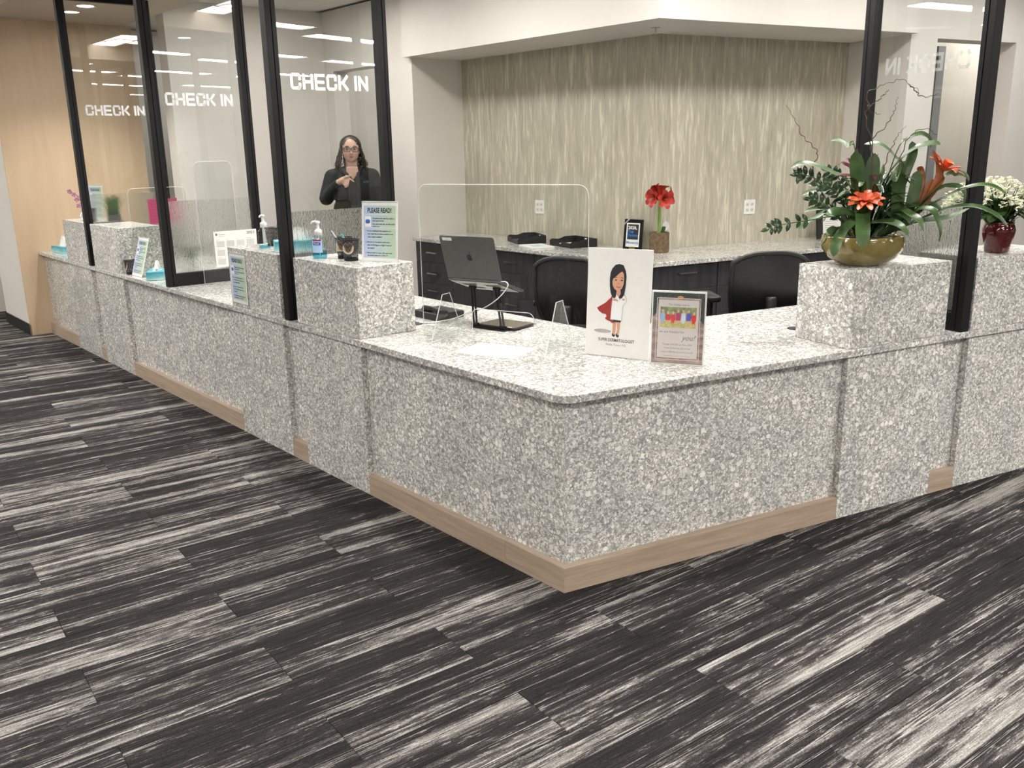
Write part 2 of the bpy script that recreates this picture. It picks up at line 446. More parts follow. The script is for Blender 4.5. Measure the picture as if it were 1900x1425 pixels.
M['grey_metal'] = plain('grey_metal', (.30,.31,.32), .35, .6, var=.05)
M['steel'] = plain('brushed_steel', (.55,.55,.55), .28, 1.0, var=.05)
M['glass'] = clear_glass('partition_glass', gain=1.25)
M['acrylic'] = clear_glass('clear_acrylic', (.97,.98,.975), gain=.9)
M['acrylic_edge'] = plain('acrylic_edge', (.85,.88,.87), .2, var=.03); M['acrylic_edge'].node_tree.nodes['Principled BSDF'].inputs['Alpha'].default_value = .42
M['frost'] = frost_mat('rain_film')
M['vinyl'] = plain('white_vinyl', (.76,.76,.75), .5, var=.02); M['vinyl_faint'] = plain('etched_vinyl', (.74,.73,.71), .5, var=.02); M['vinyl_faint'].node_tree.nodes['Principled BSDF'].inputs['Alpha'].default_value = .20
M['white'] = plain('white_plastic', (.78,.78,.76), .4, var=.03)
M['paper'] = plain('white_paper', (.78,.77,.74), .6, var=.02)
M['ink'] = plain('black_ink', (.02,.02,.025), .6, var=.05)
M['grey_ink'] = plain('grey_ink', (.16,.15,.15), .6, var=.05)
M['base_black'] = plain('black_vinyl_base', (.012,.012,.012), .5, var=.1)
M['lamp'] = emit('lamp_diffuser', LIGHT_COL, LOBBY_E)
M['lamp_staff'] = emit('lamp_diffuser_staff', LIGHT_COL, STAFF_E)
M['lamp_added'] = emit('lamp_diffuser_added', LIGHT_COL, 9.0)  # weak emission for the unseen lights added beyond the openings
M['down'] = emit('downlight_lens', LIGHT_COL, 30.0)

# ------------------------------------------------------------------ floor and carpet planks
floor = struct(MB().box(-16, 16, -6, 18, -.12, -.004).build('floor', M['carpet_base']))
CD, CQ = dirv(54.094), dirv(144.094)
PL, PW = 1.036, .2425
plank_me = MB().box(-PL/2+.0006, PL/2-.0006, -PW/2+.0006, PW/2-.0006, -.004, .0025).mesh('carpet_plank', .0015, 1)
plank_me.materials.append(M['carpet'])
cand = []
for r in range(-38, 24):
    vc = -2.4155 + PW*(r+.5)
    off = .3625 if r % 2 == 0 else .3625+PL/2
    for k in range(-10, 14):
        uc = off + PL*(k+.5)
        P = CD*uc + CQ*vc
        if P.y < 1.0: continue
        if min(vL(P), vR(P)) > .35: continue
        if uL(P) > 6.9 and vL(P) > -.1: continue
        best = 9
        for a in (-.5, 0, .5):
            for c in (-.5, 0, .5):
                Q = P + CD*(PL*a) + CQ*(PW*c)
                if Q.y > .9: best = min(best, abs(Q.x)/Q.y)
        if best > .60: continue
        cand.append((P.length, P))
cand.sort(key=lambda t: t[0])
for d, P in cand[:300]:
    o = bpy.data.objects.new('carpet_plank', plank_me); COL.objects.link(o); o.parent = floor
    o.location = (P.x, P.y, 0); o.rotation_euler = (0, 0, math.atan2(CD.y, CD.x))

# ------------------------------------------------------------------ shell of the room
def wallbox(name, frame, u0, u1, v0, v1, z0, z1, mat):
    pf = pL if frame == 'L' else pR
    base = pf(u0, v0); m = MB()
    pts = [pf(u0, v0)-base, pf(u1, v0)-base, pf(u1, v1)-base, pf(u0, v1)-base]
    o = m.prism([(q.x, q.y) for q in pts], z0, z1).build(name, mat, loc=base)
    return struct(o)
def wall_w(name, P0, P1, t, z0, z1, mat):      # straight wall between two plan points
    P0, P1 = Vector(P0).to_3d(), Vector(P1).to_3d(); d = (P1-P0).normalized(); n = Vector((-d.y, d.x, 0))*t
    pts = [Vector((0,0,0)), P1-P0, P1-P0+n, n]
    return struct(MB().prism([(q.x, q.y) for q in pts], z0, z1).build(name, mat, loc=P0))

struct(MB().box(-16, 16, -6, 18, CEIL+.02, CEIL+.2).build('ceiling', M['ceiling']))
ZS = 2.39                      # underside of the bulkhead over the back counter
VB_L, VB_R = 3.30, 3.11        # papered wall
VS_L, VS_R = 2.665, 2.435      # face of that bulkhead
VW_L, VW_R = 2.74, 2.50        # plain wall beside it
AL, AR = 4.775, 4.59           # ends of the alcove
# papered wall, two planes that meet in an obtuse corner
cb = corner(VB_L, VB_R); eL = pL(AL+.15, VB_L); eR = pR(AR+.15, VB_R)
o_ = eL
struct(MB().prism([(q-o_).to_2d()[:] for q in (eL, cb, cb+LV*.15, eL+LV*.15)], 0, CEIL).build('wall_alcove_left', M['wallpaper'], loc=o_))
struct(MB().prism([(q-cb).to_2d()[:] for q in (cb, eR, eR+RV*.15, cb+LV*.15)], 0, CEIL).build('wall_alcove_right', M['wallpaper'], loc=cb))
# bulkhead over the alcove
c0 = corner(VS_L, VS_R); c1 = corner(VB_L+.001, VB_R+.001)
struct(MB().prism([(q-c0).to_2d()[:] for q in (pL(AL+.03, VS_L), c0, pR(AR+.0, VS_R), pR(AR+.0, VB_R), c1, pL(AL+.03, VB_L))], ZS, CEIL).build('wall_bulkhead', M['white_wall'], loc=c0))
# plain wall left of the alcove with its opening
OP0, OP1, DH = 5.20, 6.147, 2.37
wallbox('wall_back_left', 'L', AL, OP0, VW_L, VB_L+.15, 0, CEIL, M['white_wall'])
wallbox('wall_back_left_end', 'L', OP1, 6.50, VW_L, VW_L+.17, 0, CEIL, M['white_wall'])
wallbox('wall_back_left_head', 'L', OP0, OP1, VW_L, VW_L+.17, DH, CEIL, M['white_wall'])
wallbox('wall_room_left', 'L', 4.6, 9.3, 4.7, 4.85, 0, CEIL, M['white_wall'])
wallbox('wall_room_left_side', 'L', 6.5, 6.65, VW_L+.17, 4.7, 0, CEIL, M['white_wall'])
wallbox('wall_far', 'L', 6.31, 6.50, 1.15, VW_L, 0, CEIL, M['white_wall'])
wallbox('wall_hall', 'L', 8.6, 8.75, -.17, 4.7, 0, CEIL, M['white_wall'])
# right of the alcove
wallbox('wall_back_right', 'R', AR, 4.893, VW_R, VB_R+.15, 0, CEIL, M['white_wall'])
wallbox('wall_back_right_head', 'R', 4.893, 5.86, VW_R, VW_R+.2, DH, CEIL, M['white_wall'])
wallbox('wall_back_right_end', 'R', 5.86, 9.5, VW_R, VW_R+.2, 0, CEIL, M['white_wall'])
wallbox('wall_corridor', 'R', 4.0, 9.0, 3.42, 3.57, 0, CEIL, M['white_wall'])
wallbox('wall_corridor_left', 'R', 4.893-.3, 4.893, VB_R+.15, 3.42, 0, CEIL, M['white_wall'])
wallbox('wall_corridor_right', 'R', 7.6, 7.75, VW_R+.2, 3.42, 0, CEIL, M['white_wall'])
# end block of the desk: painted, with a veneered face towards the desk
wallbox('wall_left', 'L', 6.895, 7.83, -.168, 1.05, 0, CEIL, M['white_wall'])
wallbox('trim_1', 'L', 6.88, 6.895, -.178, 1.05, 0, SOF, M['veneer'])
wallbox('baseboard_left', 'L', 6.88, 7.842, -.178, -.168, 0, .105, M['base_black'])
wallbox('wall_lobby_end', 'L', 9.4, 9.6, -9, -.6, 0, CEIL, M['white_wall'])
wallbox('wall_lobby_end_return', 'L', 9.4, 9.6, -.6, 4.7, 0, CEIL, M['white_wall'])
wallbox('baseboard_end', 'L', 9.385, 9.4, -9, 1.0, 0, .13, M['base_black'])
# lobby walls outside the picture
wall_w('wall_rear', (16, -5.5), (-16, -5.5), -.2, 0, CEIL, M['beige_wall'])
wall_w('wall_right', (13.5, 12), (13.5, -5.5), -.2, 0, CEIL, M['white_wall'])
wall_w('wall_lobby_left', (-11.5, -5.5), (-11.5, 8), -.2, 0, CEIL, M['white_wall'])
# soffit over the desk
so = []
f0, f1 = -.19, .99
cf, ck = corner(f0, f0), corner(f1, f1)
for nm, pts in (('ceiling_soffit_left', [pL(6.88, f0), cf, ck, pL(6.88, f1)]), ('ceiling_soffit_right', [cf, pR(6.5, f0), pR(6.5, f1), ck])):
    struct(MB().prism([(q-cf).to_2d()[:] for q in pts], SOF, CEIL).build(nm, M['soffit'], loc=cf))
# ceiling tiles behind the desk
ct = struct(MB().prism([(q-pL(0,0)).to_2d()[:] for q in (pL(6.31, 1.0), pL(2.2, 1.0), pL(2.2, 2.66), pL(6.31, 2.66))], CEIL+.008, CEIL+.019).build('ceiling_grid', M['white'], loc=pL(0,0)))
tile_me = MB().box(-.6, -.008, -.6, .0, 0, .012).mesh('ceiling_tile', .003, 1); tile_me.materials.append(M['ceiling'])
for i in range(7):
    for j in range(3):
        u_, v_ = 6.29-.6*i, 2.65-.6*j
        if v_-.6 < .8: continue
        o = bpy.data.objects.new('ceiling_tile', tile_me); COL.objects.link(o); o.parent = ct
        q = pL(u_-.6, v_)-pL(0,0); o.location = (q.x, q.y, CEIL-.004); o.rotation_euler = (0,0,TL)

# ------------------------------------------------------------------ lights
def panel_light(P, rz, mat, label, group, L=1.2, W=.3, z=CEIL):
    t = thing('ceiling_light', label, 'light', (P.x, P.y, z), rz, group)
    MB().box(-L/2, L/2, -W/2, W/2, -.012, -.006).build('diffuser', mat, t)
    m = MB(); e = .025
    m.box(-L/2-e, L/2+e, -W/2-e, -W/2, -.02, .02); m.box(-L/2-e, L/2+e, W/2, W/2+e, -.02, .02)
    m.box(-L/2-e, -L/2, -W/2, W/2, -.02, .02); m.box(L/2, L/2+e, -W/2, W/2, -.02, .02)
    m.build('frame', M['white'], t)
    return t
for P, a in ((pL(1.2, 1.79), TL), (pL(3.05, 1.79), TL), (pL(4.9, 1.79), TL), (pR(3.7, 1.56), TR), (pR(2.0, 1.56), TR), (pR(5.4, 1.56), TR)):  # outermost light of each leg is added to brighten the end walls
    panel_light(P, a, M['lamp_staff'], 'white linear ceiling light above the staff aisle behind the desk', 'staff aisle ceiling lights')
panel_light(pL(5.6, 3.8), TL, M['lamp_added'], 'added unseen ceiling light brightening the room beyond the opening beside the papered wall', 'added back room lights')  # unseen fixture, added so the wall behind the opening isn't dark
panel_light(pR(6.9, 3.06), TR, M['lamp_added'], 'added unseen ceiling light brightening the corridor beyond the right-hand opening', 'added back room lights')  # added out of view to lift the corridor wall
panel_light(pL(7.7, 2.6), TL+1.57, M['lamp_added'], 'added unseen ceiling light brightening the hall behind the veneered wall', 'added back room lights')  # added out of view to light the hall walls
lob = [(4.14, 2.3), (5.75, 2.65), (7.15, 1.05), (8.75, 1.75), (10.4, -.05), (-4.3, 5.3), (-2.9, 2.0), (-.3, -.3), (2.2, .6), (-6.6, 5.0), (-5.4, 1.0), (-3.0, -2.4), (2.6, -2.4), (6.2, -2.2), (-7.8, 8.2)]
for i, (x, y) in enumerate(lob):
    panel_light(Vector((x, y, 0)), TR, M['lamp'], 'white linear ceiling light over the lobby carpet', 'lobby ceiling lights')
dn = [(pL(5.85, .36), TL), (pL(4.45, .36), TL), (pL(2.95, .36), TL), (pL(1.5, .36), TL), (corner(.45, .45), TL), (pR(1.75, .36), TR), (pR(3.3, .36), TR)]
for P, a in dn:
    t = thing('downlight', 'round recessed downlight in the soffit over the reception desk', 'light', (P.x, P.y, SOF), a, 'downlights over the desk')
    MB().lathe([(.060, .0), (.062, -.003), (.085, -.006), (.088, 0), (.060, 0)], 24, caps=False).build('trim_ring', M['white'], t, smooth=True)
    MB().lathe([(.0001, -.001), (.062, -.001), (.062, .0)], 24).build('lens', M['down'], t)
    ld = bpy.data.lights.new('downlight_lamp', 'SPOT'); ld.energy = SPOT_W; ld.color = LIGHT_COL; ld.spot_size = 2.0; ld.spot_blend = .6; ld.shadow_soft_size = .06
    lo = bpy.data.objects.new('downlight_lamp', ld); COL.objects.link(lo); lo.parent = t; lo.location = (0, 0, -.02)

# ------------------------------------------------------------------ reception desk
ST, FV, BV = .03, -.015, .912      # slab thickness, front and back edge of the top
desk = thing('reception_desk', 'long angled reception desk faced in speckled grey stone with oak plinth', 'desk', O, 0)
def leg_box(name, frame, u0, u1, v0, v1, z0, z1, mat, parent=None, bevel=0.0):
    pf, th = (pL, TL) if frame == 'L' else (pR, TR)
    P = pf(u0, v0, 0); W = u1-u0
    m = MB()
    if frame == 'L': m.box(-W, 0, 0, v1-v0, z0, z1)
    else: m.box(0, W, 0, v1-v0, z0, z1)
    o = m.build(name, mat, parent, bevel)
    o.location = (P-parent.location) if parent else P
    if parent: o.location.z = 0
    o.rotation_euler = (0, 0, th)
    return o
PROUD = .03
pedL = [(1.342, 1.94), (2.112, 2.724), (4.619, 5.256), (5.39, 5.998)]
pedR = [(1.38, 1.969), (2.142, 2.75)]
_cl = corner(PROUD, PROUD)
recL = [(uL(_cl), 1.342), (1.94, 2.112), (2.724, 4.619), (5.256, 5.39), (5.998, 6.878)]
recR = [(uR(_cl), 1.38), (1.969, 2.142), (2.75, 4.2)]
PH = .102
for fr, rec in (('L', recL), ('R', recR)):
    for i, (a, b_) in enumerate(rec):
        leg_box('front_panel', fr, a, b_, PROUD, PROUD+.02, PH-.01, H-ST, M['stone'], desk)
        a0 = 0 if i == 0 else a
        # plinth boards, butt jointed every 2.4 m at most
        cuts = [a0]
        if fr == 'L' and i == 0: cuts += [.335]
        if b_-a0 > 1.5: cuts += [a0+(b_-a0)*.35]
        cuts.append(b_)
        for c0_, c1_ in zip(cuts[:-1], cuts[1:]):
            if c0_ == 0:
                pf = pL if fr == 'L' else pR
                th = TL if fr == 'L' else TR; iv = Matrix.Rotation(-th, 3, 'Z')
                MB().prism([(iv @ (q-O)).to_2d()[:] for q in (corner(0, 0), pf(c1_-.0004, 0), pf(c1_-.0004, PROUD+.02), corner(PROUD+.02, PROUD+.02))], 0, PH).build('plinth_board', M['plinth'], desk, .0012, seg=1, rz=th)
                continue
            leg_box('plinth_board', fr, c0_+.0004, c1_-.0004, 0, PROUD+.02, 0, PH, M['plinth'], desk, .0015)
# carcass behind the stone so the desk has depth
cc0, cc1 = corner(.05, .05), corner(.30, .30)
for pts in ([pL(6.87, .05), cc0, cc1, pL(6.87, .30)], [cc0, pR(4.2, .05), pR(4.2, .30), cc1]):
    MB().prism([(q-O).to_2d()[:] for q in pts], 0, H-ST-.002).build('carcass', M['char'], desk)
# the continuous worktop with its rounded front corner
fc = corner(FV, FV); a_ = fc + LD*.06; b_ = fc + RD*.06
arc = []
for i in range(9):
    t_ = i/8; arc.append(a_*(1-t_)**2 + fc*(2*t_*(1-t_)) + b_*t_**2)
bc = corner(BV, BV)
outl = [pL(6.878, FV)] + arc + [pR(4.25, FV), pR(4.25, BV), bc, pL(6.878, BV)]
top = MB().prism([(q-O).to_2d()[:] for q in outl], H-ST, H).build('worktop', M['stone_top'], None, .003, loc=O)
tag(top, 'polished speckled stone worktop with rounded corner running along the whole desk', 'worktop')
# stone pedestals: upper box on the worktop, panel below it down to the carpet
ped_lab = {('L',0): 'speckled stone pedestal on the desk carrying hand gel and two mesh pen cups',
           ('L',1): 'speckled stone pedestal on the desk carrying a tissue box and a plain gel bottle',
           ('L',2): 'bare-topped speckled stone pedestal on the desk behind the leaning notice',
           ('L',3): 'speckled stone pedestal on the desk carrying orchids and a grassy plant',
           ('R',0): 'speckled stone pedestal on the desk carrying the big bromeliad bowl',
           ('R',1): 'speckled stone pedestal on the desk carrying the red flower pot'}
for fr, ped in (('L', pedL), ('R', pedR)):
    for i, (u0, u1) in enumerate(ped):
        pf, th = (pL, TL) if fr == 'L' else (pR, TR)
        base = pf(u1 if fr == 'L' else u0, 0, 0); W = u1-u0
        t = thing('stone_pedestal', ped_lab[(fr, i)], 'pedestal', base, th, 'stone pedestals')
        MB().box(0, W, 0, PROUD, 0, H-ST-.001).build('lower_panel', M['stone'], t, .0012, seg=1)
        MB().box(0, W, 0, .31, H+.0005, PT).build('upper_box', M['stone'], t, .0015, seg=1)

# ------------------------------------------------------------------ glass partitions between the stations
GLY = {'C': [[(1,.68),(1,.86),(.86,1),(.14,1),(0,.86),(0,.14),(.14,0),(.86,0),(1,.14),(1,.32)]],
       'H': [[(0,0),(0,1)],[(1,0),(1,1)],[(0,.5),(1,.5)]],
       'E': [[(1,1),(0,1),(0,0),(1,0)],[(0,.5),(.92,.5)]],
       'K': [[(0,0),(0,1)],[(1,1),(.42,.5),(1,0)],[(0,.5),(.42,.5)]],
       'I': [[(0,0),(0,1)]], 'N': [[(0,0),(0,1),(1,0),(1,1)]]}
def lettering(text, y0, y1, z0, z1, x0, x1):
    m = MB(); h = z1-z0; tk = h*.185; cw = {'I': tk}; 
    wid = [(.0 if c == 'I' else 1.0) for c in text if c != ' ']
    n = len(text); gap = h*.10; sp = h*.36
    nw = sum(1 for c in text if c not in ' I'); ni = text.count('I'); ns = text.count(' ')
    cwid = ((y1-y0) - gap*(n-1-ns) - sp*ns + gap*0 - ni*tk)/nw - 0
    y = y0
    for c in text:
        if c == ' ': y += sp; continue
        wc = 0 if c == 'I' else cwid-tk
        for pl_ in GLY[c]:
            for (a0, b0), (a1, b1) in zip(pl_[:-1], pl_[1:]):
                p = Vector((0, y+tk/2+a0*wc, z0+tk/2+b0*(h-tk))); q = Vector((0, y+tk/2+a1*wc, z0+tk/2+b1*(h-tk)))
                d = (q-p).normalized(); nn = Vector((0, -d.z, d.y))*tk/2; e = d*(tk*.36)
                P4 = [p-e-nn, q+e-nn, q+e+nn, p-e+nn]
                m.add([Vector((x0, a.y, a.z)) for a in P4]+[Vector((x1, a.y, a.z)) for a in P4],
                      [(0,1,2,3),(4,7,6,5),(0,4,5,1),(1,5,6,2),(2,6,7,3),(3,7,4,0)])
        y += (tk if c == 'I' else cwid) + gap
    return m
def partition(fr, u, label):
    pf, th = (pL, TL) if fr == 'L' else (pR, TR)
    t = thing('glass_partition', label, 'partition', pf(u, 0, H), th, 'glass partitions on the desk')
    top_z = SOF-H-.001
    for y0, y1, nm in ((-.010, .046, 'post'), (.615, .668, 'post')):
        m = MB(); mid = (y0+y1)/2+(.004 if nm == 'post' else 0)
        m.box(-.027, .027, y0, mid-.002, 0, top_z); m.box(-.027, .027, mid+.002, y1, 0, top_z); m.box(-.022, .022, mid-.003, mid+.003, 0, top_z)
        m.build('post', M['black_metal'], t, .001, seg=1)
    MB().box(-.025, .025, .046, .615, 0, .082).build('bottom_rail', M['black_metal'], t, .001, seg=1)
    MB().box(-.025, .025, .046, .615, top_z-.04, top_z).build('top_rail', M['black_metal'], t, .001, seg=1)
    MB().box(-.003, .003, .044, .617, .08, top_z-.038).build('glass_pane', M['glass'], t)
    fl = MB().box(.0036, .0052, .047, .614, .083, 1.307-H).build('frosted_film', M['frost'], t)
    tag(fl, 'rain-patterned frosted film over the lower part of the pane')
    lt = lettering('CHECK IN', .108, .552, 1.896-H, 1.974-H, .0034, .0042).build('lettering', M['vinyl' if fr == 'L' else 'vinyl_faint'], t)
    tag(lt, 'white vinyl letters reading CHECK IN')
    return t
partition('L', 5.345, 'black-framed glass partition reading CHECK IN next to the veneered wall')
partition('L', 3.70, 'black-framed glass partition reading CHECK IN standing between the notices, its bottom rail in view')
partition('L', 2.035, 'black-framed glass partition reading CHECK IN behind the gel bottles, person seen through it')
partition('R', 2.088, 'black-framed glass partition rising between the bromeliad bowl and red flower pot')

# ------------------------------------------------------------------ back counter and cabinets
ZC = .815
cf_, cbk = corner(VS_L-.005, VS_R-.005), corner(VB_L-.002, VB_R-.002)
bt = MB().prism([(q-cf_).to_2d()[:] for q in (pL(AL-.003, VS_L-.005), cf_, pR(AR-.003, VS_R-.005), pR(AR-.003, VB_R-.002), cbk, pL(AL-.003, VB_L-.002))], ZC-.03, ZC).build('worktop', M['stone_top'], None, .002, loc=cf_)
tag(bt, 'speckled stone worktop along the papered back wall', 'worktop')
def cabinet(fr, u0, u1, drawers, label):
    pf, th = (pL, TL) if fr == 'L' else (pR, TR)
    vf = (VS_L if fr == 'L' else VS_R)+.03
    W = u1-u0
    t = thing('cabinet', label, 'cabinet', pf(u1 if fr == 'L' else u0, vf, 0), th, 'dark cabinets along the back wall')
    MB().box(.001, W-.001, .02, .55, .09, ZC-.032).build('body', M['char'], t)
    MB().box(.001, W-.001, .07, .09, 0, .09).build('toe_kick', M['black_plastic'], t)
    zs = [.095, .40, .60, ZC-.035] if drawers else [.095, .60, ZC-.035]
    for k in range(len(zs)-1):
        z0, z1 = zs[k]+.0015, zs[k+1]-.0015
        d = MB().box(.003, W-.003, 0, .018, z0, z1).build('drawer' if (drawers or k) else 'door', M['char'], t, .001, seg=1)
        zc = z1-.055 if (z1-z0) > .25 else (z0+z1)/2
        hm = MB().box(W/2-.075, W/2+.075, -.030, -.022, zc-.005, zc+.005)
        hm.box(W/2-.07, W/2-.06, -.024, .0, zc-.004, zc+.004); hm.box(W/2+.06, W/2+.07, -.024, 0, zc-.004, zc+.004)
        hm.build('handle', M['steel'], d)
us = [4.77, 4.22, 3.67, 3.13, 2.58]
for i in range(4):
    cabinet('L', us[i+1], us[i], i % 2 == 0, ('charcoal cabinet with three drawers under the letter tray side of the back worktop' if i % 2 == 0 else 'charcoal cabinet with door and drawer under the letter tray side of the back worktop'))
# the bend: one corner unit with a front towards each run
vfl, vfr = VS_L+.03, VS_R+.03
cc_ = corner(vfl, vfr); cuL = uL(cc_); cuR = uR(cc_)
ccab = thing('cabinet', 'charcoal laminate corner cabinet under the bend of the back worktop', 'cabinet', cc_, 0, 'dark cabinets along the back wall')
def cpoly(dv0, dv1, a, b_): return [(q-cc_).to_2d()[:] for q in (pL(a, vfl+dv0), corner(vfl+dv0, vfr+dv0), pR(b_, vfr+dv0), pR(b_, vfr+dv1), corner(vfl+dv1, vfr+dv1), pL(a, vfl+dv1))]
MB().prism(cpoly(.02, .55, 2.579, 2.749), .09, ZC-.032).build('body', M['char'], ccab)
MB().prism(cpoly(.07, .09, 2.579, 2.749), 0, .09).build('toe_kick', M['black_plastic'], ccab)
for fr, a, b_, th in (('L', 2.579, cuL, TL), ('R', cuR, 2.749, TR)):
    W = abs(b_-a); P = (pL(a, vfl) if fr == 'L' else pR(a, vfr))-cc_
    for z0, z1, nm in ((.0965, .5985, 'door'), (.6015, ZC-.0365, 'drawer')):
        d = MB().box(.003, W-.003, 0, .018, z0, z1).build(nm, M['char'], ccab, .001, seg=1, loc=P, rz=th)
        zc = z1-.055
        MB().box(W/2-.075, W/2+.075, -.030, -.022, zc-.005, zc+.005).box(W/2-.07, W/2-.06, -.024, .0, zc-.004, zc+.004).box(W/2+.06, W/2+.07, -.024, 0, zc-.004, zc+.004).build('handle', M['steel'], d)
rs_ = [2.75, 3.36, 3.97, 4.58]
for i in range(3):
    cabinet('R', rs_[i]+.001, rs_[i+1], i % 2 == 0, ('charcoal cabinet with three drawers under the picture frame side of the back worktop' if i % 2 == 0 else 'charcoal cabinet with door and drawer under the picture frame side of the back worktop'))

# ================================================================== things on the desk
def yaw_to(P, Q=(0, 0)):       # yaw that turns local -y towards plan point Q
    d = Vector((P[0]-Q[0], P[1]-Q[1])); return math.atan2(d.y, d.x) - math.pi/2
def from_edge(A, B):           # base-left point and yaw of a sign whose foot runs from A to B
    A, B = Vector(A), Vector(B); return A, math.atan2(B.y-A.y, B.x-A.x)

# ---- acrylic shields
def shield(name_label, A, B, h, z=H, cut=None, legs=(.2, .8), group='clear acrylic shields'):
    A = Vector(A).to_3d(); B = Vector(B).to_3d(); W = (B-A).length; rz = math.atan2(B.y-A.y, B.x-A.x)
    t = thing('acrylic_shield', name_label, 'shield', (A.x, A.y, z+.0028), rz, group)
    r = .045
    pts = rrect(0, W, .002, h, r, 6, (0,0,1,1))
    if cut:
        c0, c1, ch = cut; q = .03
        slot = [(c0, .002)] + [(c0+q-q*math.cos(a), ch-q+q*math.sin(a)) for a in (0, .4, .8, 1.2, 1.57)] + [(c1-q+q*math.sin(a), ch-q+q*math.cos(a)) for a in (0, .4, .8, 1.2, 1.57)] + [(c1, .002)]
        pts = [pts[0]] + slot + pts[1:]
    MB().plate(pts, 0, .004).build('panel', M['acrylic'], t)
    e = MB(); ring = [Vector((p[0], .002, p[1])) for p in pts]
    e.tube(ring+[ring[0]], .0019, 5, False); e.build('polished_edge', M['acrylic_edge'], t)
    for f in legs:
        x = f*W; tr = [(-.135, 0), (.135, 0), (.032, .20), (-.032, .20)]
        l = MB()
        q = [Vector((x-.002, y, zz)) for y, zz in tr] + [Vector((x+.002, y, zz)) for y, zz in tr]
        l.add(q, [(0,1,2,3),(4,7,6,5),(0,4,5,1),(1,5,6,2),(2,6,7,3),(3,7,4,0)])
        lo_ = l.build('foot', M['acrylic'], t)
        ring = [Vector((x, y, zz)) for y, zz in tr]
        MB().tube(ring+[ring[0]], .0024, 5, False).build('foot_edge', M['acrylic_edge'], lo_)
    return t
shield('clear acrylic shield with pass-through slot in front of the laptop', (-.406, 4.096), (.325, 3.705), .685, cut=(.262, .573, .14), legs=(.155, .84))
A = pL(3.625, .21); B = pL(3.625, .47)
shield('tall narrow clear acrylic wing behind the calendar', A[:2], B[:2], .785, legs=())
A = pL(4.608, .10); B = pL(4.608, .52)
shield('low clear acrylic wing carrying a pink notice beside the bare pedestal', A[:2], B[:2], .60, legs=())

# ---- please-read notices
M['sign_grad'] = gradient_mat('notice_print', (.44,.53,.73), (.47,.60,.44), .19)
def notice(label, A, rz, z, lean=.10, w_=.20, h=.28):
    t = thing('notice_sign', label, 'sign', (A[0], A[1], z), rz, 'please read notices')
    t.rotation_euler = (-lean, 0, rz)
    MB().box(0, w_, 0, .0025, 0, h).build('holder', M['white'], t, .0006, seg=1)
    MB().box(.012, w_-.010, -.0008, 0, .018, h-.020).build('print', M['sign_grad'], t)
    m = MB(); m.box(0.0, w_, -.0012, -.0002, h-.0055, h-.002)
    m.build('top_edge', M['grey_metal'], t)
    ft = MB().plate([(0, 0), (w_, 0), (w_, .002), (0, .002)], 0, .05).build('foot', M['acrylic'], t); ft.rotation_euler = (lean, 0, 0)
    i = MB(); y = -.0012
    text_into(i, 'PLEASE READ!', .030, .10, h-.052, y, 'CENTER', .72, 0, bold=.0009)
    for s_, zz, x0 in (('All patients must wear face masks to', .078, .062), ('their appointments.', .089, .062), ('If you don\'t have one, we will provide', .104, .062), ('one for you.', .115, .062),
                       ('1. Are you exhibiting flu like symptoms or a', .136, .022), ('new cough that you cannot attribute to any', .150, .034), ('other medical condition?', .164, .034),
                       ('2. Have you or a household contact had a', .188, .022), ('fever of 100 degrees or higher in the last', .202, .034), ('two weeks?', .216, .034),
                       ('3. Have you been in contact with anyone that', .226+.012, .022), ('has tested positive for COVID-19?', .250, .034)):
        text_into(i, s_, .0098, x0, h-zz-.004, y, 'LEFT', .82, 0, bold=.0002)
    i.build('lettering', M['ink'], t)
    MB().box(.018, .052, -.0012, -.0008, h-.118, h-.070).build('picture_card', M['paper'], t)
    MB().plate(rrect(.022, .048, h-.103, h-.084, .008), -.0015, -.0011).build('mask_picture', plain_blue, t)
    MB().box(.012, w_-.010, -.0011, -.0007, h-.0625, h-.061).box(.012, w_-.010, -.0011, -.0007, h-.1225, h-.121).build('rule_lines', M['paper'], t)
    return t
plain_blue = plain('mask_blue', (.05,.13,.45), .6)
A_, r_ = from_edge((-.705, 4.275), (-.517, 4.185))
sg = notice('blue-green PLEASE READ notice standing on the pedestal beside the pen cups', A_, r_, PT+.001)
def sign_copy(label, A, rz, z, lean=.10):
    c = copy_tree(sg); c['label'] = label; c.location = (A[0], A[1], z); c.rotation_euler = (-lean, 0, rz)
    for ch in c.children:
        if ch.name.startswith('foot'): ch.rotation_euler = (lean, 0, 0)
    return c
A_ = pL(2.700, -.0065); fs_ = sign_copy('blue-green PLEASE READ notice fixed to the face of the tissue pedestal', A_, TL, H+.022, .012)
for ch in list(fs_.children):
    if ch.name.startswith('foot'): bpy.data.objects.remove(ch)
A_ = pL(4.505, .03); sign_copy('blue-green PLEASE READ notice on the worktop between a pen cup and tissue box', A_, TL, H+.002, .30)
A_ = pL(5.80, .17); sign_copy('blue-green PLEASE READ notice behind the orchids, seen beside the first glass post', A_, TL+.25, PT+.001, .05)

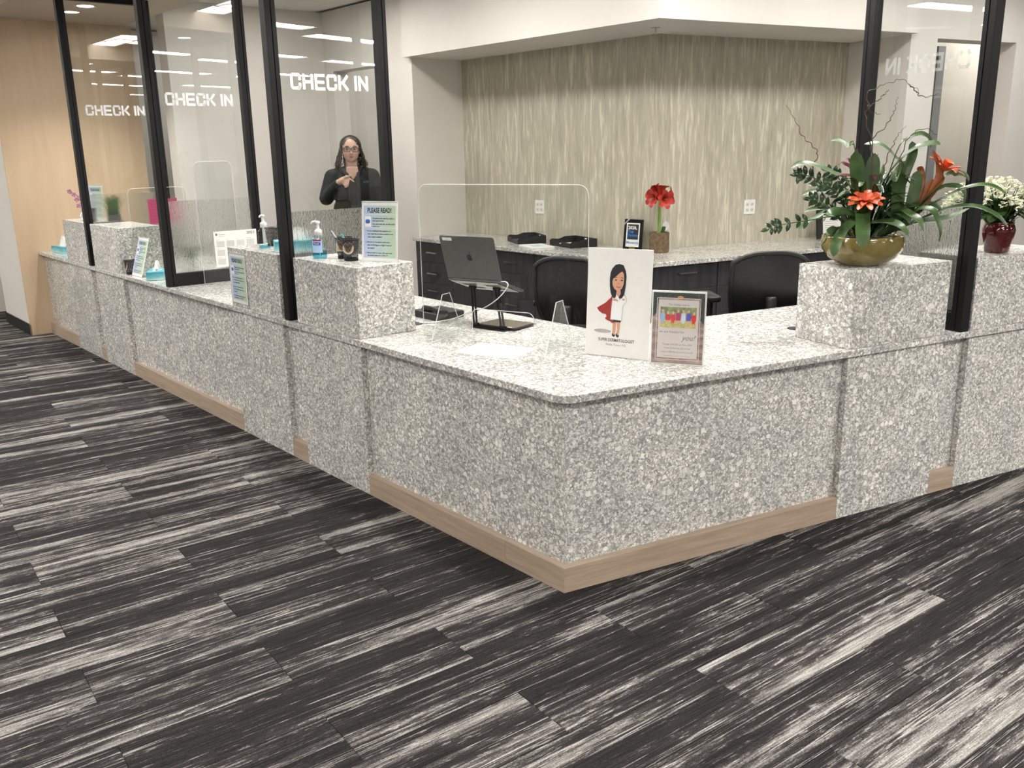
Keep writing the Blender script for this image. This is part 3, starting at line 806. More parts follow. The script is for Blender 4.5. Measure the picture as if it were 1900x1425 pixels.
# ---- poster with the cartoon doctor
def poster():
    A, rz = from_edge((.308, 3.642), (.548, 3.497))
    t = thing('poster_board', 'white poster of a cartoon doctor in a red cape on the desk corner', 'poster', (A.x, A.y, H+.0015), rz)
    t.rotation_euler = (-.07, 0, rz)
    W, Hh = .281, .44
    MB().box(0, W, 0, .006, 0, Hh).build('board', M['paper'], t, .0008, seg=1)
    st_ = MB().plate([(W*.35, .010), (W*.65, .010), (W*.60, .24), (W*.40, .24)], .0, .003)
    q = st_.v; mm = Matrix.Translation((0, .075, .0)) @ Matrix.Rotation(.32, 4, 'X'); st_.v = [mm @ a for a in q]
    st_.build('easel_back', M['paper'], t)
    def P(s_, t_): return (s_*W, t_*Hh)
    def sh(nm, pts, mat, lay): return MB().plate([P(*p) for p in pts], -.0006-.0003*lay, -.0001-.0003*lay).build(nm, mat, t)
    skin = plain('print_skin', (.62,.33,.21), .6, var=.03); red = plain('print_red', (.34,.035,.03), .6, var=.1, scale=60); hair = plain('print_black', (.018,.018,.022), .6)
    coat = plain('print_white', (.80,.80,.80), .6, var=.01); lip = plain('print_lip', (.40,.10,.08), .6); shd = plain('print_grey', (.42,.41,.41), .6)
    sh('figure_shadow', ell(.27, .235, .14, .018), shd, 0)
    sh('cape', [(.41,.578),(.38,.55),(.30,.50),(.235,.475),(.166,.447),(.20,.42),(.25,.398),(.31,.392),(.325,.375),(.30,.355),(.33,.34),(.38,.33),(.43,.312),(.46,.33),(.50,.45),(.47,.57)], red, 1)
    sh('leg_print', [(.43,.335),(.485,.335),(.475,.27),(.465,.205),(.425,.205),(.425,.26)], skin, 1)
    sh('leg_print', [(.49,.335),(.545,.335),(.54,.27),(.525,.205),(.485,.205),(.50,.26)], skin, 1)
    sh('shoe_print', [(.42,.215),(.435,.222),(.45,.205),(.47,.215),(.47,.198),(.455,.188),(.425,.195)], hair, 2)
    sh('shoe_print', [(.48,.218),(.495,.222),(.51,.205),(.53,.212),(.53,.194),(.515,.184),(.485,.195)], hair, 2)
    sh('skirt_print', [(.43,.36),(.56,.36),(.55,.328),(.435,.328)], hair, 2)
    sh('coat_outline', [(.415,.592),(.40,.50),(.385,.346),(.565,.342),(.575,.48),(.63,.52),(.625,.56),(.60,.58),(.55,.592)], shd, 2)
    sh('coat_print', [(.42,.588),(.405,.50),(.390,.350),(.560,.346),(.570,.48),(.624,.52),(.62,.555),(.595,.576),(.55,.588)], coat, 3)
    sh('hair_print', [(.36,.66),(.355,.72),(.365,.78),(.39,.82),(.44,.853),(.50,.862),(.56,.852),(.575,.835),(.60,.80),(.615,.75),(.61,.69),(.60,.63),(.585,.58),(.55,.548),(.52,.55),(.50,.60),(.47,.60),(.46,.56),(.435,.545),(.40,.56),(.375,.60)], hair, 4)
    sh('neck_print', [(.475,.64),(.525,.64),(.535,.59),(.505,.56),(.465,.59)], skin, 5)
    sh('face_print', [(.40,.70),(.405,.665),(.43,.635),(.47,.618),(.51,.62),(.55,.64),(.575,.68),(.58,.73),(.57,.775),(.545,.797),(.50,.775),(.45,.745),(.41,.725)], skin, 6)
    sh('eye_print', ell(.455, .715, .016, .006), hair, 7); sh('eye_print', ell(.545, .714, .016, .006), hair, 7)
    sh('brow_print', [(.43,.733),(.475,.738),(.475,.742),(.43,.738)], hair, 7); sh('brow_print', [(.53,.738),(.57,.732),(.57,.737),(.53,.743)], hair, 7)
    sh('mouth_print', [(.46,.66),(.50,.652),(.54,.66),(.53,.648),(.50,.643),(.47,.648)], lip, 7)
    sh('nose_print', [(.485,.684),(.515,.684),(.50,.678)], lip, 7)
    sh('arm_print', [(.415,.535),(.455,.545),(.50,.53),(.50,.52),(.45,.522),(.42,.525)], skin, 5); sh('arm_print', [(.56,.545),(.60,.55),(.60,.535),(.565,.53)], skin, 5)
    sh('collar_print', [(.475,.585),(.49,.575),(.53,.535),(.535,.54),(.50,.58)], hair, 5)
    i = MB(); text_into(i, 'SUPER DERMATOLOGIST', .0175, W*.49, Hh*.143, -.0008, 'CENTER', .82, bold=.0002); i.build('lettering', M['ink'], t)
    i = MB(); text_into(i, 'Mohiba Tareen, M.D.', .0125, W*.49, Hh*.105, -.0008, 'CENTER', .85); i.build('small_lettering', M['grey_ink'], t)
    return t
poster()

# ---- thank-you card in a clear stand
def thanks():
    A, rz = from_edge((.549, 3.462), (.748, 3.385))
    t = thing('thank_you_sign', 'rustic thank-you sign with family photo leaning beside the cartoon poster', 'sign', (A.x, A.y, H+.001), rz)
    t.rotation_euler = (-.08, 0, rz); W, Hh = .213, .29
    wd = wood_mat('print_wood', (.17,.11,.09), (.46,.36,.32), (14,14,60), .5)
    MB().box(0, W, .0005, .004, 0, Hh).build('holder', M['white'], t, .0006, seg=1)
    MB().box(.006, W-.006, -.0004, .0004, .004, Hh-.008).build('print', wd, t)
    dk = plain('print_leaf', (.045,.06,.055), .6, var=.5, scale=90)
    MB().plate([(.006,Hh-.008),(W-.006,Hh-.008),(W-.006,Hh*.56),(W-.024,Hh*.62),(W-.024,Hh-.028),(.03,Hh-.026),(.022,Hh*.70),(.006,Hh*.64)], -.0008, -.0003).build('foliage_print', dk, t)
    tan = plain('print_flower', (.55,.26,.12), .6, var=.2); MB().plate(ell(W*.53, Hh-.026, .012, .007), -.0011, -.0007).build('flower_print', tan, t)
    pale = plain('print_card', (.60,.55,.53), .6, var=.03)
    MB().box(.028, W-.028, -.0010, -.0006, .026, Hh-.036).build('card_print', pale, t)
    ln = MB()
    for e in (.021,):
        ln.box(e, W-e, -.0013, -.0009, .018, .0195).box(e, W-e, -.0013, -.0009, Hh-.0305, Hh-.029).box(e, e+.0015, -.0013, -.0009, .018, Hh-.029).box(W-e-.0015, W-e, -.0013, -.0009, .018, Hh-.029)
    ln.build('border_print', M['paper'], t)
    grass = plain('photo_ground', (.50,.44,.18), .6, var=.25, scale=120); back = plain('photo_back', (.22,.26,.12), .6, var=.5, scale=60)
    MB().box(.036, W-.036, -.0014, -.0009, Hh*.50, Hh*.62).build('photo_print', grass, t)
    MB().box(.036, W-.036, -.0014, -.0009, Hh*.62, Hh*.78).build('photo_print', back, t)
    cols = [(.30,.40,.62), (.62,.05,.06), (.65,.06,.08), (.45,.05,.18), (.55,.62,.72), (.10,.10,.42), (.62,.04,.05)]
    sk = plain('photo_skin', (.60,.38,.28), .6); dark = M['ink']
    for k, c in enumerate(cols):
        cm = plain('photo_cloth', c, .6, var=.1); x = .046+(W-.092)*k/6; hz = Hh*(.70 if k in (1, 2, 6) else .725)
        g = MB().plate([(x-.009, Hh*.60), (x+.009, Hh*.60), (x+.008, hz-.008), (x, hz-.005), (x-.008, hz-.008)], -.0017, -.0012).build('figure_print', cm, t)
        MB().plate(ell(x, hz, .0048, .0062, 10), -.0019, -.0014).build('head_print', sk, g)
        MB().plate([(x-.006, Hh*.60), (x+.006, Hh*.60), (x+.004, Hh*.55), (x-.001, Hh*.575), (x-.005, Hh*.55)], -.0017, -.0012).build('leg_print', sk if k % 2 else cm, g)
    i = MB(); y = -.0013
    text_into(i, 'This holiday season', .0125, W*.5, Hh*.80, y, 'CENTER', .85, .25)
    text_into(i, 'we are thankful for', .0135, .034, Hh*.43, y, 'LEFT', .95)
    text_into(i, 'you!', .031, W*.58, Hh*.335, y, 'LEFT', .9, .45)
    for k, s_ in enumerate(('Through 12/10/2020, purchase a $200', 'Tareen Dermatology gift card and', 'receive a FREE $50 gift card for yourself!')):
        text_into(i, s_, .0092, W*.5, Hh*(.265-.052*k), y, 'CENTER', .82)
    i.box(W*.25, W*.75, y-.0001, y+.0001, Hh*.115, Hh*.118)
    i.build('lettering', M['grey_ink'], t)
    return t
thanks()

# ---- sheet of printed cards lying on the worktop
A_, r_ = from_edge((-.245, 3.718), (.009, 3.571))
t = thing('paper_sheet', 'white sheet printed with a grid of small boxes lying flat on the desk', 'paper', (A_.x, A_.y, H+.0008), r_)
MB().box(0, .288, 0, .216, 0, .0006).build('sheet', M['paper'], t)
m = MB()
for c in range(4):
    for r in range(5):
        for q in range(4): m.box(.014+c*.067, .014+c*.067+.056*(1-.2*(q == 3)), .018+r*.039+q*.007, .018+r*.039+q*.007+.0028, .0006, .0008)
m.build('print', plain('pale_ink', (.16,.16,.20), .6), t)['kind'] = 'stuff'

# ---- laptop, stand, tablet, cable, grommets
A_, r_ = from_edge((-.305, 4.355), (-.043, 4.186))
LW, LDp, TILT = .312, .218, math.radians(19)
lap = thing('laptop', 'grey laptop seen from the back, raised on a black stand', 'laptop', (A_.x, A_.y, .985), r_)
gm = plain('space_grey', (.12,.12,.12), .34, .5, var=.03)
base_m = Matrix.Rotation(-TILT, 4, 'X')
b_ = MB().prism(rrect(0, LW, 0, LDp, .012), 0, .010); b_.v = [base_m @ q for q in b_.v]; b_.build('base', gm, lap, .002)
kb = MB().box(.02, LW-.02, .02, .12, .010, .0108); kb.v = [base_m @ q for q in kb.v]; kb.build('keyboard', M['black_plastic'], lap)
lid_m = Matrix.Translation((0, .004, .010)) @ Matrix.Rotation(math.radians(17), 4, 'X')
l_ = MB().plate(rrect(0, LW, .0, .218, .012, 5, (0,0,1,1)), 0, .005); l_.v = [lid_m @ q for q in l_.v]; lid = l_.build('lid', gm, lap, .0015)
sc_ = MB().plate(rrect(.006, LW-.006, .012, .212, .006), .005, .0054); sc_.v = [lid_m @ q for q in sc_.v]; sc_.build('screen', M['black_plastic'], lid)
lg = MB(); cx, cz = LW*.5, .112      # bitten fruit mark with a leaf
body = [(cx+.0165*math.cos(a)*(1.0-.10*(math.sin(a) > .7)), cz+.0185*math.sin(a)-.003*max(0, math.sin(a))*abs(math.cos(a*1.0))**0) for a in [2*math.pi*i/28 for i in range(28)]]
body = [(x, z) if not (x > cx+.010 and abs(z-cz-.002) < .008) else (cx+.0098+.0000*z, z) for x, z in body]
lg.plate(body, -.0006, -.0001); lg.plate([(cx+.001, cz+.020), (cx+.003, cz+.026), (cx+.0085, cz+.029), (cx+.0065, cz+.023)], -.0006, -.0001)
lg.v = [lid_m @ q for q in lg.v]; tag(lg.build('fruit_mark', M['black_plastic'], lid), 'black bitten-apple mark')
ls = MB().box(.018, .072, -.0006, -.0001, .193, .208); ls.v = [lid_m @ q for q in ls.v]; lbl = ls.build('label_strip', M['paper'], lid)
tx = MB().plate([(.036,.199),(.039,.203),(.042,.199),(.045,.202),(.049,.1995),(.054,.2015),(.054,.2005),(.048,.1985),(.045,.2005),(.042,.1975),(.039,.2005)], -.0009, -.0007); tx.v = [lid_m @ q for q in tx.v]; tx.build('label_scribble', M['grey_ink'], lid)

sb, sr = from_edge((-.195, 4.262), (-.034, 4.135))
std = thing('laptop_stand', 'black folding metal stand holding the laptop above the desk', 'stand', (sb.x, sb.y, H), sr)
MB().prism(rrect(0, .206, 0, .20, .012), 0.0005, .006).build('base_plate', M['black_metal'], std, .001)
inv = (Matrix.Translation((sb.x, sb.y, H)) @ Matrix.Rotation(sr, 4, 'Z')).inverted() @ Matrix.Translation((A_.x, A_.y, .985)) @ Matrix.Rotation(r_, 4, 'Z')
silver = plain('stand_grey', (.40,.39,.37), .4, .4)
pl_ = MB(); 
for x0, x1, y0, y1 in ((.02, LW-.02, .004, .045), (.02, LW-.02, .16, .20), (.02, .05, .045, .16), (LW-.05, LW-.02, .045, .16), (.05, .13, .085, .12), (.18, LW-.05, .085, .12), (.13, .18, .045, .16)):
    pl_.box(x0, x1, y0, y1, -.0065, -.0015)
pl_.v = [inv @ (base_m @ q) for q in pl_.v]; tp = pl_.build('top_plate', silver, std, .0006, seg=1)
for x in (.012, .182):
    a = Vector((x, .022, .0125)); b2 = inv @ (base_m @ Vector((.085 if x < .1 else LW-.085, .10, -.012)))
    for e in (-.009, .009):
        MB().tube([a+Vector((e, 0, 0)), b2+Vector((e, 0, 0))], .0052, 6).build('arm', M['black_metal'], std)
    for q in (a, b2): 
        MB().cyl(q+Vector((-.017, 0, 0)), q+Vector((.017, 0, 0)), .011, n=14).build('hinge_joint', M['black_metal'], std)
        MB().cyl(q+Vector((-.0185, 0, 0)), q+Vector((-.0165, 0, 0)), .0055, n=10).build('hinge_bolt', M['steel'], std)
MB().box(.012, .182, .016, .024, .004, .012).build('cross_bar', M['black_metal'], std)

tb = thing('tablet', 'dark tablet lying on the base of the laptop stand', 'tablet', (sb.x, sb.y, H+.0066), sr)
MB().prism(rrect(.012, .242, .036, .205, .012), 0, .007).build('body', M['black_plastic'], tb, .001)
MB().prism(rrect(.022, .232, .044, .197, .006), .0071, .0076).build('screen', plain('tablet_glass', (.10,.085,.06), .12, var=.05, coat=.5), tb)
MB().box(.19, .215, .046, .056, .0077, .0081).build('sticker', M['paper'], tb)

def wpt(x, y, z): return Vector((x, y, z))
cab = MB().tube(spline([wpt(-.052, 4.20, .990), wpt(-.022, 4.185, .992), wpt(-.012, 4.17, .972), wpt(-.06, 4.20, .91), wpt(-.135, 4.28, .85), wpt(-.21, 4.36, .815), wpt(-.30, 4.40, .778), wpt(-.40, 4.385, H+.004), wpt(-.455, 4.375, H+.006)], 8), .0026, 6).build('charging_cable', M['white'], None, smooth=True)
tag(cab, 'white charging cable drooping from the laptop to the worktop grommet', 'cable')
for P, lb in (((-.474, 4.38), 'black cable grommet set in the worktop beside the gel pedestal'), ((1.323, 4.087), 'black cable grommet set in the worktop beside the bromeliad pedestal')):
    g = MB().lathe([(.022, .001), (.030, .0042), (.034, .0042), (.037, .0004), (.022, .0004)], 24, caps=False).lathe([(.0001, .0022), (.0225, .0022), (.0225, .0005)], 24)
    tag(g.build('cable_grommet', M['black_plastic'], None, smooth=False, loc=(P[0], P[1], H)), lb, 'grommet', 'cable grommets')
bc_ = MB().tube(spline([wpt(-.515, 4.372, H+.003), wpt(-.500, 4.378, .792), wpt(-.480, 4.381, .778), wpt(-.474, 4.381, H+.003)], 6), .0035, 6).build('black_cable', M['black_plastic'], None, smooth=True)
tag(bc_, 'short black cable looping out of the worktop grommet', 'cable')
# handset of a desk phone lying behind the pedestal
ph = thing('desk_phone', 'black desk phone with its handset peeping out behind the gel pedestal', 'phone', pL(1.50, .60, H), TL)
m = MB().box(-.16, .05, -.09, .09, .001, .035); m.build('body', M['black_plastic'], ph, .006)
MB().tube([(-.10, -.055, .045), (0, -.06, .052), (.085, -.055, .040)], [.017, .012, .017], 10).build('handset', M['black_plastic'], ph, smooth=True)

# ---- hand gel bottles
def gel_bottle(label, P, z, rz, full):
    t = thing('gel_bottle', label, 'bottle', (P[0], P[1], z), rz, 'hand gel bottles')
    MB().lathe([(.001, .001), (.036, .001), (.040, .006), (.040, .088), (.036, .100), (.018, .112), (.014, .114)], 24, sx=1.0, sy=.62).build('bottle', M['pet'], t, smooth=True)
    if full: MB().lathe([(.001, .004), (.034, .004), (.0375, .008), (.0375, .040), (.0005, .040)], 24, sx=1.0, sy=.60).build('gel', M['gel'], t, smooth=True)
    else: MB().lathe([(.001, .004), (.034, .004), (.0375, .008), (.0375, .016), (.0005, .016)], 24, sx=1.0, sy=.60).build('gel', M['gel'], t, smooth=True)
    MB().lathe([(.001, .113), (.0185, .113), (.0185, .136), (.0165, .138), (.010, .143), (.0075, .145), (.006, .165), (.006, .172), (.001, .173)], 20).build('pump', M['white'], t, smooth=True)
    MB().lathe([(.001, .168), (.012, .169), (.0125, .175), (.008, .181), (.001, .182)], 16).tube(spline([(0, 0, .176), (-.018, -.004, .178), (-.028, -.006, .174), (-.031, -.007, .168)], 5), .0048, 8).build('nozzle', M['white'], t, smooth=True)
    MB().tube([(0, 0, .112), (.002, 0, .010)], .0022, 6).build('dip_tube', M['white'], t)
    return t
M['pet'] = clear_glass('clear_pet', (.93,.96,.97), gain=1.2)
M['gel'] = clear_glass('blue_gel', (.35,.78,.88), gain=.6)
gb = gel_bottle('hand gel pump bottle with blue and red label on the pedestal beside pen cups', pL(1.80, .075), PT+.001, TL+.55, True)
lab = plain('label_blue', (.42,.62,.86), .4, var=.05); redm = plain('label_red', (.42,.02,.05), .4); navy = plain('label_navy', (.035,.03,.32), .4)
def wrap(z0, z1, a0, a1, r, mat, nm, par):
    m = MB(); n = 10; q = []
    for k in range(n+1):
        a = a0+(a1-a0)*k/n; q += [Vector((r*math.sin(a), -r*.62*math.cos(a), z0)), Vector((r*math.sin(a), -r*.62*math.cos(a), z1))]
    return m.add(q, [(2*k, 2*k+2, 2*k+3, 2*k+1) for k in range(n)]).build(nm, mat, par)
lb_ = wrap(.030, .094, -.75, .75, .0404, lab, 'label', gb)
wrap(.086, .094, -.62, .62, .0408, redm, 'label_band', lb_); wrap(.066, .080, -.55, .50, .0408, navy, 'label_badge', lb_)
i = text_into(MB(), 'Purell', .0125, 0, .0695, -.0260, 'CENTER', 1.0, bold=.0003); i.build('label_lettering', M['vinyl'], lb_)
gel_bottle('nearly empty clear pump bottle on the pedestal in front of a mesh pen cup', pL(2.47, .11), PT+.001, TL+1.9, False)

# ---- mesh pen cups
M['wire'] = mesh_mat('wire_mesh', (.012,.012,.013), .36, 420)
def pen_cup(label, P, z, rz=0.0):
    t = thing('pen_cup', label, 'cup', (P[0], P[1], z), rz, 'black mesh pen cups')
    MB().lathe([(.033, .004), (.043, .100)], 28).build('mesh_wall', M['wire'], t, smooth=True)
    # the lathe closes its ends; open the top
    me = t.children[0].data; bm = bmesh.new(); bm.from_mesh(me)
    for f in [f for f in bm.faces if len(f.verts) > 4 and f.calc_center_median().z > .05]: bm.faces.remove(f)
    bm.to_mesh(me); bm.free()
    MB().tube([(.0435*math.cos(a), .0435*math.sin(a), .100) for a in [2*math.pi*k/28 for k in range(29)]], .0022, 6, False).build('rim', M['black_metal'], t, smooth=True)
    MB().lathe([(.001, .0005), (.034, .0005), (.0345, .010), (.033, .012), (.033, .003), (.001, .003)], 28).build('base', M['black_metal'], t, smooth=False)
    return t
kraft = plain('kraft_paper', (.42,.28,.17), .7, var=.08)
def cup_label(t, round_, lines):
    pts = ell(0, .058, .024, .026) if round_ else rrect(-.024, .024, .036, .084, .002)
    big_ = ell(0, .058, .0265, .0285) if round_ else rrect(-.0265, .0265, .0335, .0865, .002)
    m0 = MB().plate(big_, -.0405, -.0398); m1 = MB().plate(pts, -.0410, -.0405); i_ = MB()
    for k, s_ in enumerate(lines): text_into(i_, s_, .0165, 0, .062-.018*k, -.0413, 'CENTER', .8)
    for m_ in (m0, m1, i_): m_.v = [Matrix.Rotation(-.105, 4, 'X') @ q for q in m_.v]
    l0 = m0.build('label', M['paper'], t); m1.build('label_face', kraft, l0); i_.build('label_lettering', M['ink'], l0)
c1_ = pen_cup('black mesh pen cup with square kraft label and pens beside the hand gel', pL(1.715, .165), PT+.001, TL+.70); cup_label(c1_, False, ('DIRTY', 'PENS'))
c2_ = pen_cup('empty black mesh pen cup with round kraft label beside the PLEASE READ notice', pL(1.605, .135), PT+.001, TL+.70); cup_label(c2_, True, ('CLEAN', 'PENS'))
c3_ = pen_cup('black mesh pen cup on the tissue pedestal behind the empty bottle', pL(2.56, .205), PT+.001, TL)
c4_ = pen_cup('black mesh pen cup on the worktop behind the leaning notice', pL(4.556, .045), H+.001, TL); cup_label(c4_, True, ('CLEAN', 'PENS'))
c5_ = pen_cup('black mesh pen cup full of pens on the orchid pedestal', pL(5.50, .09), PT+.001, TL)
def pen(label, P, top, mat, r=.0045):
    P, top = Vector(P), Vector(top)
    t = thing('pen', label, 'pen', P, 0, 'pens')
    d = top-P; MB().tube([d*.0, d*.06, d*.94, d], [r*.3, r, r, r*.7], 8).build('barrel', mat, t, smooth=True)
    MB().tube([d*.62+Vector((r*1.3, 0, 0)), d*.96+Vector((r*1.3, 0, 0))], r*.3, 5).build('clip', M['steel'], t)
c = pL(1.715, .165, PT); teal = plain('teal_plastic', (.03,.25,.32), .3)
pen('grey pen sticking far out of the square-labelled cup', c+Vector((.012, 0, .006)), c+Vector((-.062, .01, .135)), M['grey_metal'])
pen('teal pen standing in the square-labelled cup', c+Vector((.015, .01, .006)), c+Vector((-.014, .028, .115)), teal, .0055)
pen('black pen leaning in the square-labelled cup', c+Vector((-.012, 0, .006)), c+Vector((.018, -.03, .104)), M['black_plastic'])
c = pL(2.56, .205, PT)
pen('grey pen standing in the cup behind the empty bottle', c+Vector((-.01, 0, .006)), c+Vector((.03, .01, .13)), M['grey_metal'], .006)
c = pL(5.50, .09, PT)
for k, (dx, dy) in enumerate(((-.05, .0), (-.02, .02), (-.034, -.02))):
    pen('dark pen leaning out of the cup on the orchid pedestal', c+Vector((.01, 0, .006)), c+Vector((dx, dy, .125+.01*k)), M['black_plastic'], .006)

# ---- tissue boxes
M['tissue'] = plain('tissue_paper', (.80,.80,.78), .8, var=.02)
def tbox_mat():
    m, nt, b = nodes_of('tissue_box_print'); vec = coords(nt, (9, 9, 24)); f = noise(nt, vec, 1.0, 2, .5, .6)
    tc = N(nt, 'ShaderNodeTexCoord'); sp = N(nt, 'ShaderNodeSeparateXYZ'); nt.links.new(tc.outputs['Object'], sp.inputs[0])
    g = mathn(nt, 'ADD', mathn(nt, 'MULTIPLY', sp.outputs[2], 9.0), mathn(nt, 'MULTIPLY', f, .5))
    r = ramp(nt, [(.22, (.62,.74,.72)), (.42, (.20,.55,.60)), (.70, (.06,.33,.42)), (.9, (.20,.52,.56))]); nt.links.new(g, r.inputs[0]); nt.links.new(r.outputs[0], b.inputs['Base Color']); b.inputs['Roughness'].default_value = .4
    return m
M['tbox'] = tbox_mat()
def tissue_box(label, P, z, rz, W=.225, D=.115, h=.058, tuft=.075):
    t = thing('tissue_box', label, 'box', (P[0], P[1], z), rz, 'tissue boxes')
    MB().box(-W/2, W/2, -D/2, D/2, .0005, h).build('carton', M['tbox'], t, .0015, seg=1)
    MB().prism(ell(0, 0, W*.30, D*.24), h+.0002, h+.0008).build('slot', M['white'], t)
    rnd = random.Random(int(P[0]*1000)); n = 18; m = MB(); q = []; fs = []
    for k in range(6):
        for i_ in range(n):
            a = 2*math.pi*i_/n; f = k/5
            r = (1-.82*f**1.3)*(.9+.22*math.sin(3*a+k)+.12*rnd.random())
            q.append(Vector((W*.27*r*math.cos(a)+.02*f+.008*math.sin(5*f), D*.20*r*math.sin(a)+.01*f, h+.0005+tuft*f*(.85+.3*rnd.random()*(1 if k < 5 else 0)))))
    for k in range(5):
        for i_ in range(n): fs.append((k*n+i_, k*n+(i_+1) % n, (k+1)*n+(i_+1) % n, (k+1)*n+i_))
    m.add(q, fs).build('tissue', M['tissue'], t)
    return t
tissue_box('teal tissue box on the pedestal, seen through the middle partition', pL(2.215, .165), PT+.001, TL+1.2, tuft=.07)
tissue_box('teal tissue box at the worktop edge in front of the bare pedestal', pL(4.18, .10), H+.001, TL-.5)
tissue_box('teal tissue box at the far end of the worktop by the veneered wall', pL(6.60, .13), H+.001, TL+.1, W=.26, tuft=.10)

# ---- calendar and pink notice taped to the shields
t = thing('wall_calendar', 'white 2021 year calendar sheet fixed to the acrylic shield', 'calendar', pL(3.612, .295, H+.105), math.atan2(LV.y, LV.x))
CW, CHt = .30, .235
MB().box(0, CW, 0, .0008, 0, CHt).build('sheet', M['paper'], t)
i = MB(); text_into(i, '2021', .024, CW-.012, CHt-.028, -.0004, 'RIGHT', 1.2, bold=.0006); text_into(i, 'Tareen', .016, .032, CHt-.026, -.0004, 'LEFT', 1.0); text_into(i, 'Dermatology', .008, .032, CHt-.036, -.0004, 'LEFT', 1.0)
i.plate(ell(.019, CHt-.020, .008, .008, 10), -.0005, -.0003)
mn = ['January', 'April', 'February', 'May', 'March', 'June', 'July', 'October', 'August', 'November', 'September', 'December']
for c in range(4):
    for r in range(3):
        x0, z0 = .016+c*.070, CHt-.062-r*.058
        text_into(i, mn[(c*3+r) % 12], .0075, x0, z0+.003, -.0004)
        for d in range(5):
            for e in range(7): i.box(x0+e*.0078, x0+e*.0078+.0042, -.0005, -.0003, z0-.008-d*.0078, z0-.004-d*.0078)
i.build('print', M['grey_ink'], t)['kind'] = 'stuff'
t = thing('pink_notice', 'pink paper notice fixed to the low acrylic wing beside the bare pedestal', 'notice', pL(4.600, .235, H+.345), math.atan2(LV.y, LV.x))
MB().box(0, .215, 0, .0008, 0, .178).build('sheet', plain('pink_paper', (.44,.06,.145), .6, var=.04), t)
i = MB()
for k in range(6): i.box(.02, .19-.03*(k % 3), -.0004, -.0002, .03+k*.022, .035+k*.022)
i.build('print', plain('pink_ink', (.42,.04,.12), .6), t)['kind'] = 'stuff'

# ================================================================== back counter things
def tray(label, P, rz):
    t = thing('letter_tray', label, 'tray', (P.x, P.y, ZC), rz, 'black letter trays')
    W, D, h = .34, .25, .065
    MB().box(-W/2, W/2, -D/2, D/2, .0008, .004).build('tray_floor', M['black_plastic'], t)
    side = [(-D/2, .004), (D/2, .004), (D/2, h), (.02, h), (-.04, h*.72), (-D/2+.02, h*.80), (-D/2, h*.62)]
    for x in (-W/2, W/2-.004):
        m = MB(); q = [Vector((x, y, z)) for y, z in side]+[Vector((x+.004, y, z)) for y, z in side]; n = len(side)
        m.add(q, [tuple(range(n)), tuple(range(2*n-1, n-1, -1))]+[(i_, n+i_, n+(i_+1) % n, (i_+1) % n) for i_ in range(n)]).build('side_wall', M['black_plastic'], t)
    MB().box(-W/2, W/2, D/2-.004, D/2, .004, h).build('rear_wall', M['black_plastic'], t)
    MB().plate([(-W/2, .004), (W/2, .004), (W/2, h*.62), (W*.12, h*.62), (0, h*.28), (-W*.12, h*.62), (-W/2, h*.62)], -D/2, -D/2+.004).build('front_wall', M['black_plastic'], t)
    MB().box(-W/2+.012, W/2-.012, -D/2+.012, D/2-.012, .004, .012).build('paper_stack', M['paper'], t)
    MB().box(-.016, .016, D/2-.0055, D/2-.004, h*.70, h*.85).build('sticker', M['paper'], t)
    return t
tray('black letter tray with papers on the back worktop nearer the alcove end', pL(3.63, 3.06), TL-.45)
tray('black letter tray on the back worktop next to the printed booklet', pL(3.10, 3.10), TL-.25)
bk = thing('booklet', 'white printed booklet lying in front of the letter tray', 'booklet', pL(3.26, 2.84, ZC), TL-.35)
MB().box(-.14, .14, -.10, .10, .0006, .012).build('pages', M['paper'], bk, .001, seg=1)
MB().box(-.04, .07, -.05, .03, .0122, .0126).build('cover_print', plain('mint_print', (.40,.62,.60), .6), bk)

pq = thing('award_plaque', 'black award plaque reading 2020 Top Doctors on the back worktop', 'plaque', pL(2.62, 3.17, ZC+.0008), TL+.20)
pq.rotation_euler = (-.12, 0, TL+.20)
PWd, PHt = .165, .235
MB().box(0, PWd, 0, .016, 0, PHt).build('board', plain('plaque_black', (.012,.011,.011), .12, coat=.6), pq, .003)
MB().box(.024, PWd-.024, -.0012, 0, .022, PHt-.030).build('white_panel', M['paper'], pq)
MB().box(.034, PWd-.034, -.0020, -.0012, .078, PHt-.040).build('black_panel', M['ink'], pq)
MB().box(PWd*.34, PWd*.66, -.0015, 0, .004, .016).build('brass_plate', plain('brass', (.48,.36,.12), .3, .8), pq)
MB().plate([(.0, PHt-.05), (.05, PHt-.001), (.035, PHt-.001), (.0, PHt-.035)], -.0016, -.0004).build('corner_ribbon', M['steel'], pq)
i = text_into(MB(), '2020', .034, .040, PHt-.078, -.0024, 'LEFT', 1.0, bold=.0012); i.plate([(.100, PHt-.060), (.118, PHt-.078), (.115, PHt-.083), (.098, PHt-.066)], -.0026, -.0022); i.build('year_lettering', M['vinyl'], pq)
blu = plain('bright_blue', (.02,.16,.52), .4)
i = text_into(MB(), 'Top', .030, .040, PHt-.106, -.0024, 'LEFT', 1.0, bold=.0010); text_into(i, 'Doctors', .029, .040, PHt-.134, -.0024, 'LEFT', .92, bold=.0010); i.build('title_lettering', blu, pq)
i = text_into(MB(), 'Minnesota', .030, PWd*.5, .045, -.0016, 'CENTER', .86, bold=.0006); text_into(i, 'MONTHLY', .008, PWd*.78, .034, -.0016, 'CENTER'); i.build('magazine_lettering', plain('mid_blue', (.05,.20,.50), .4), pq)

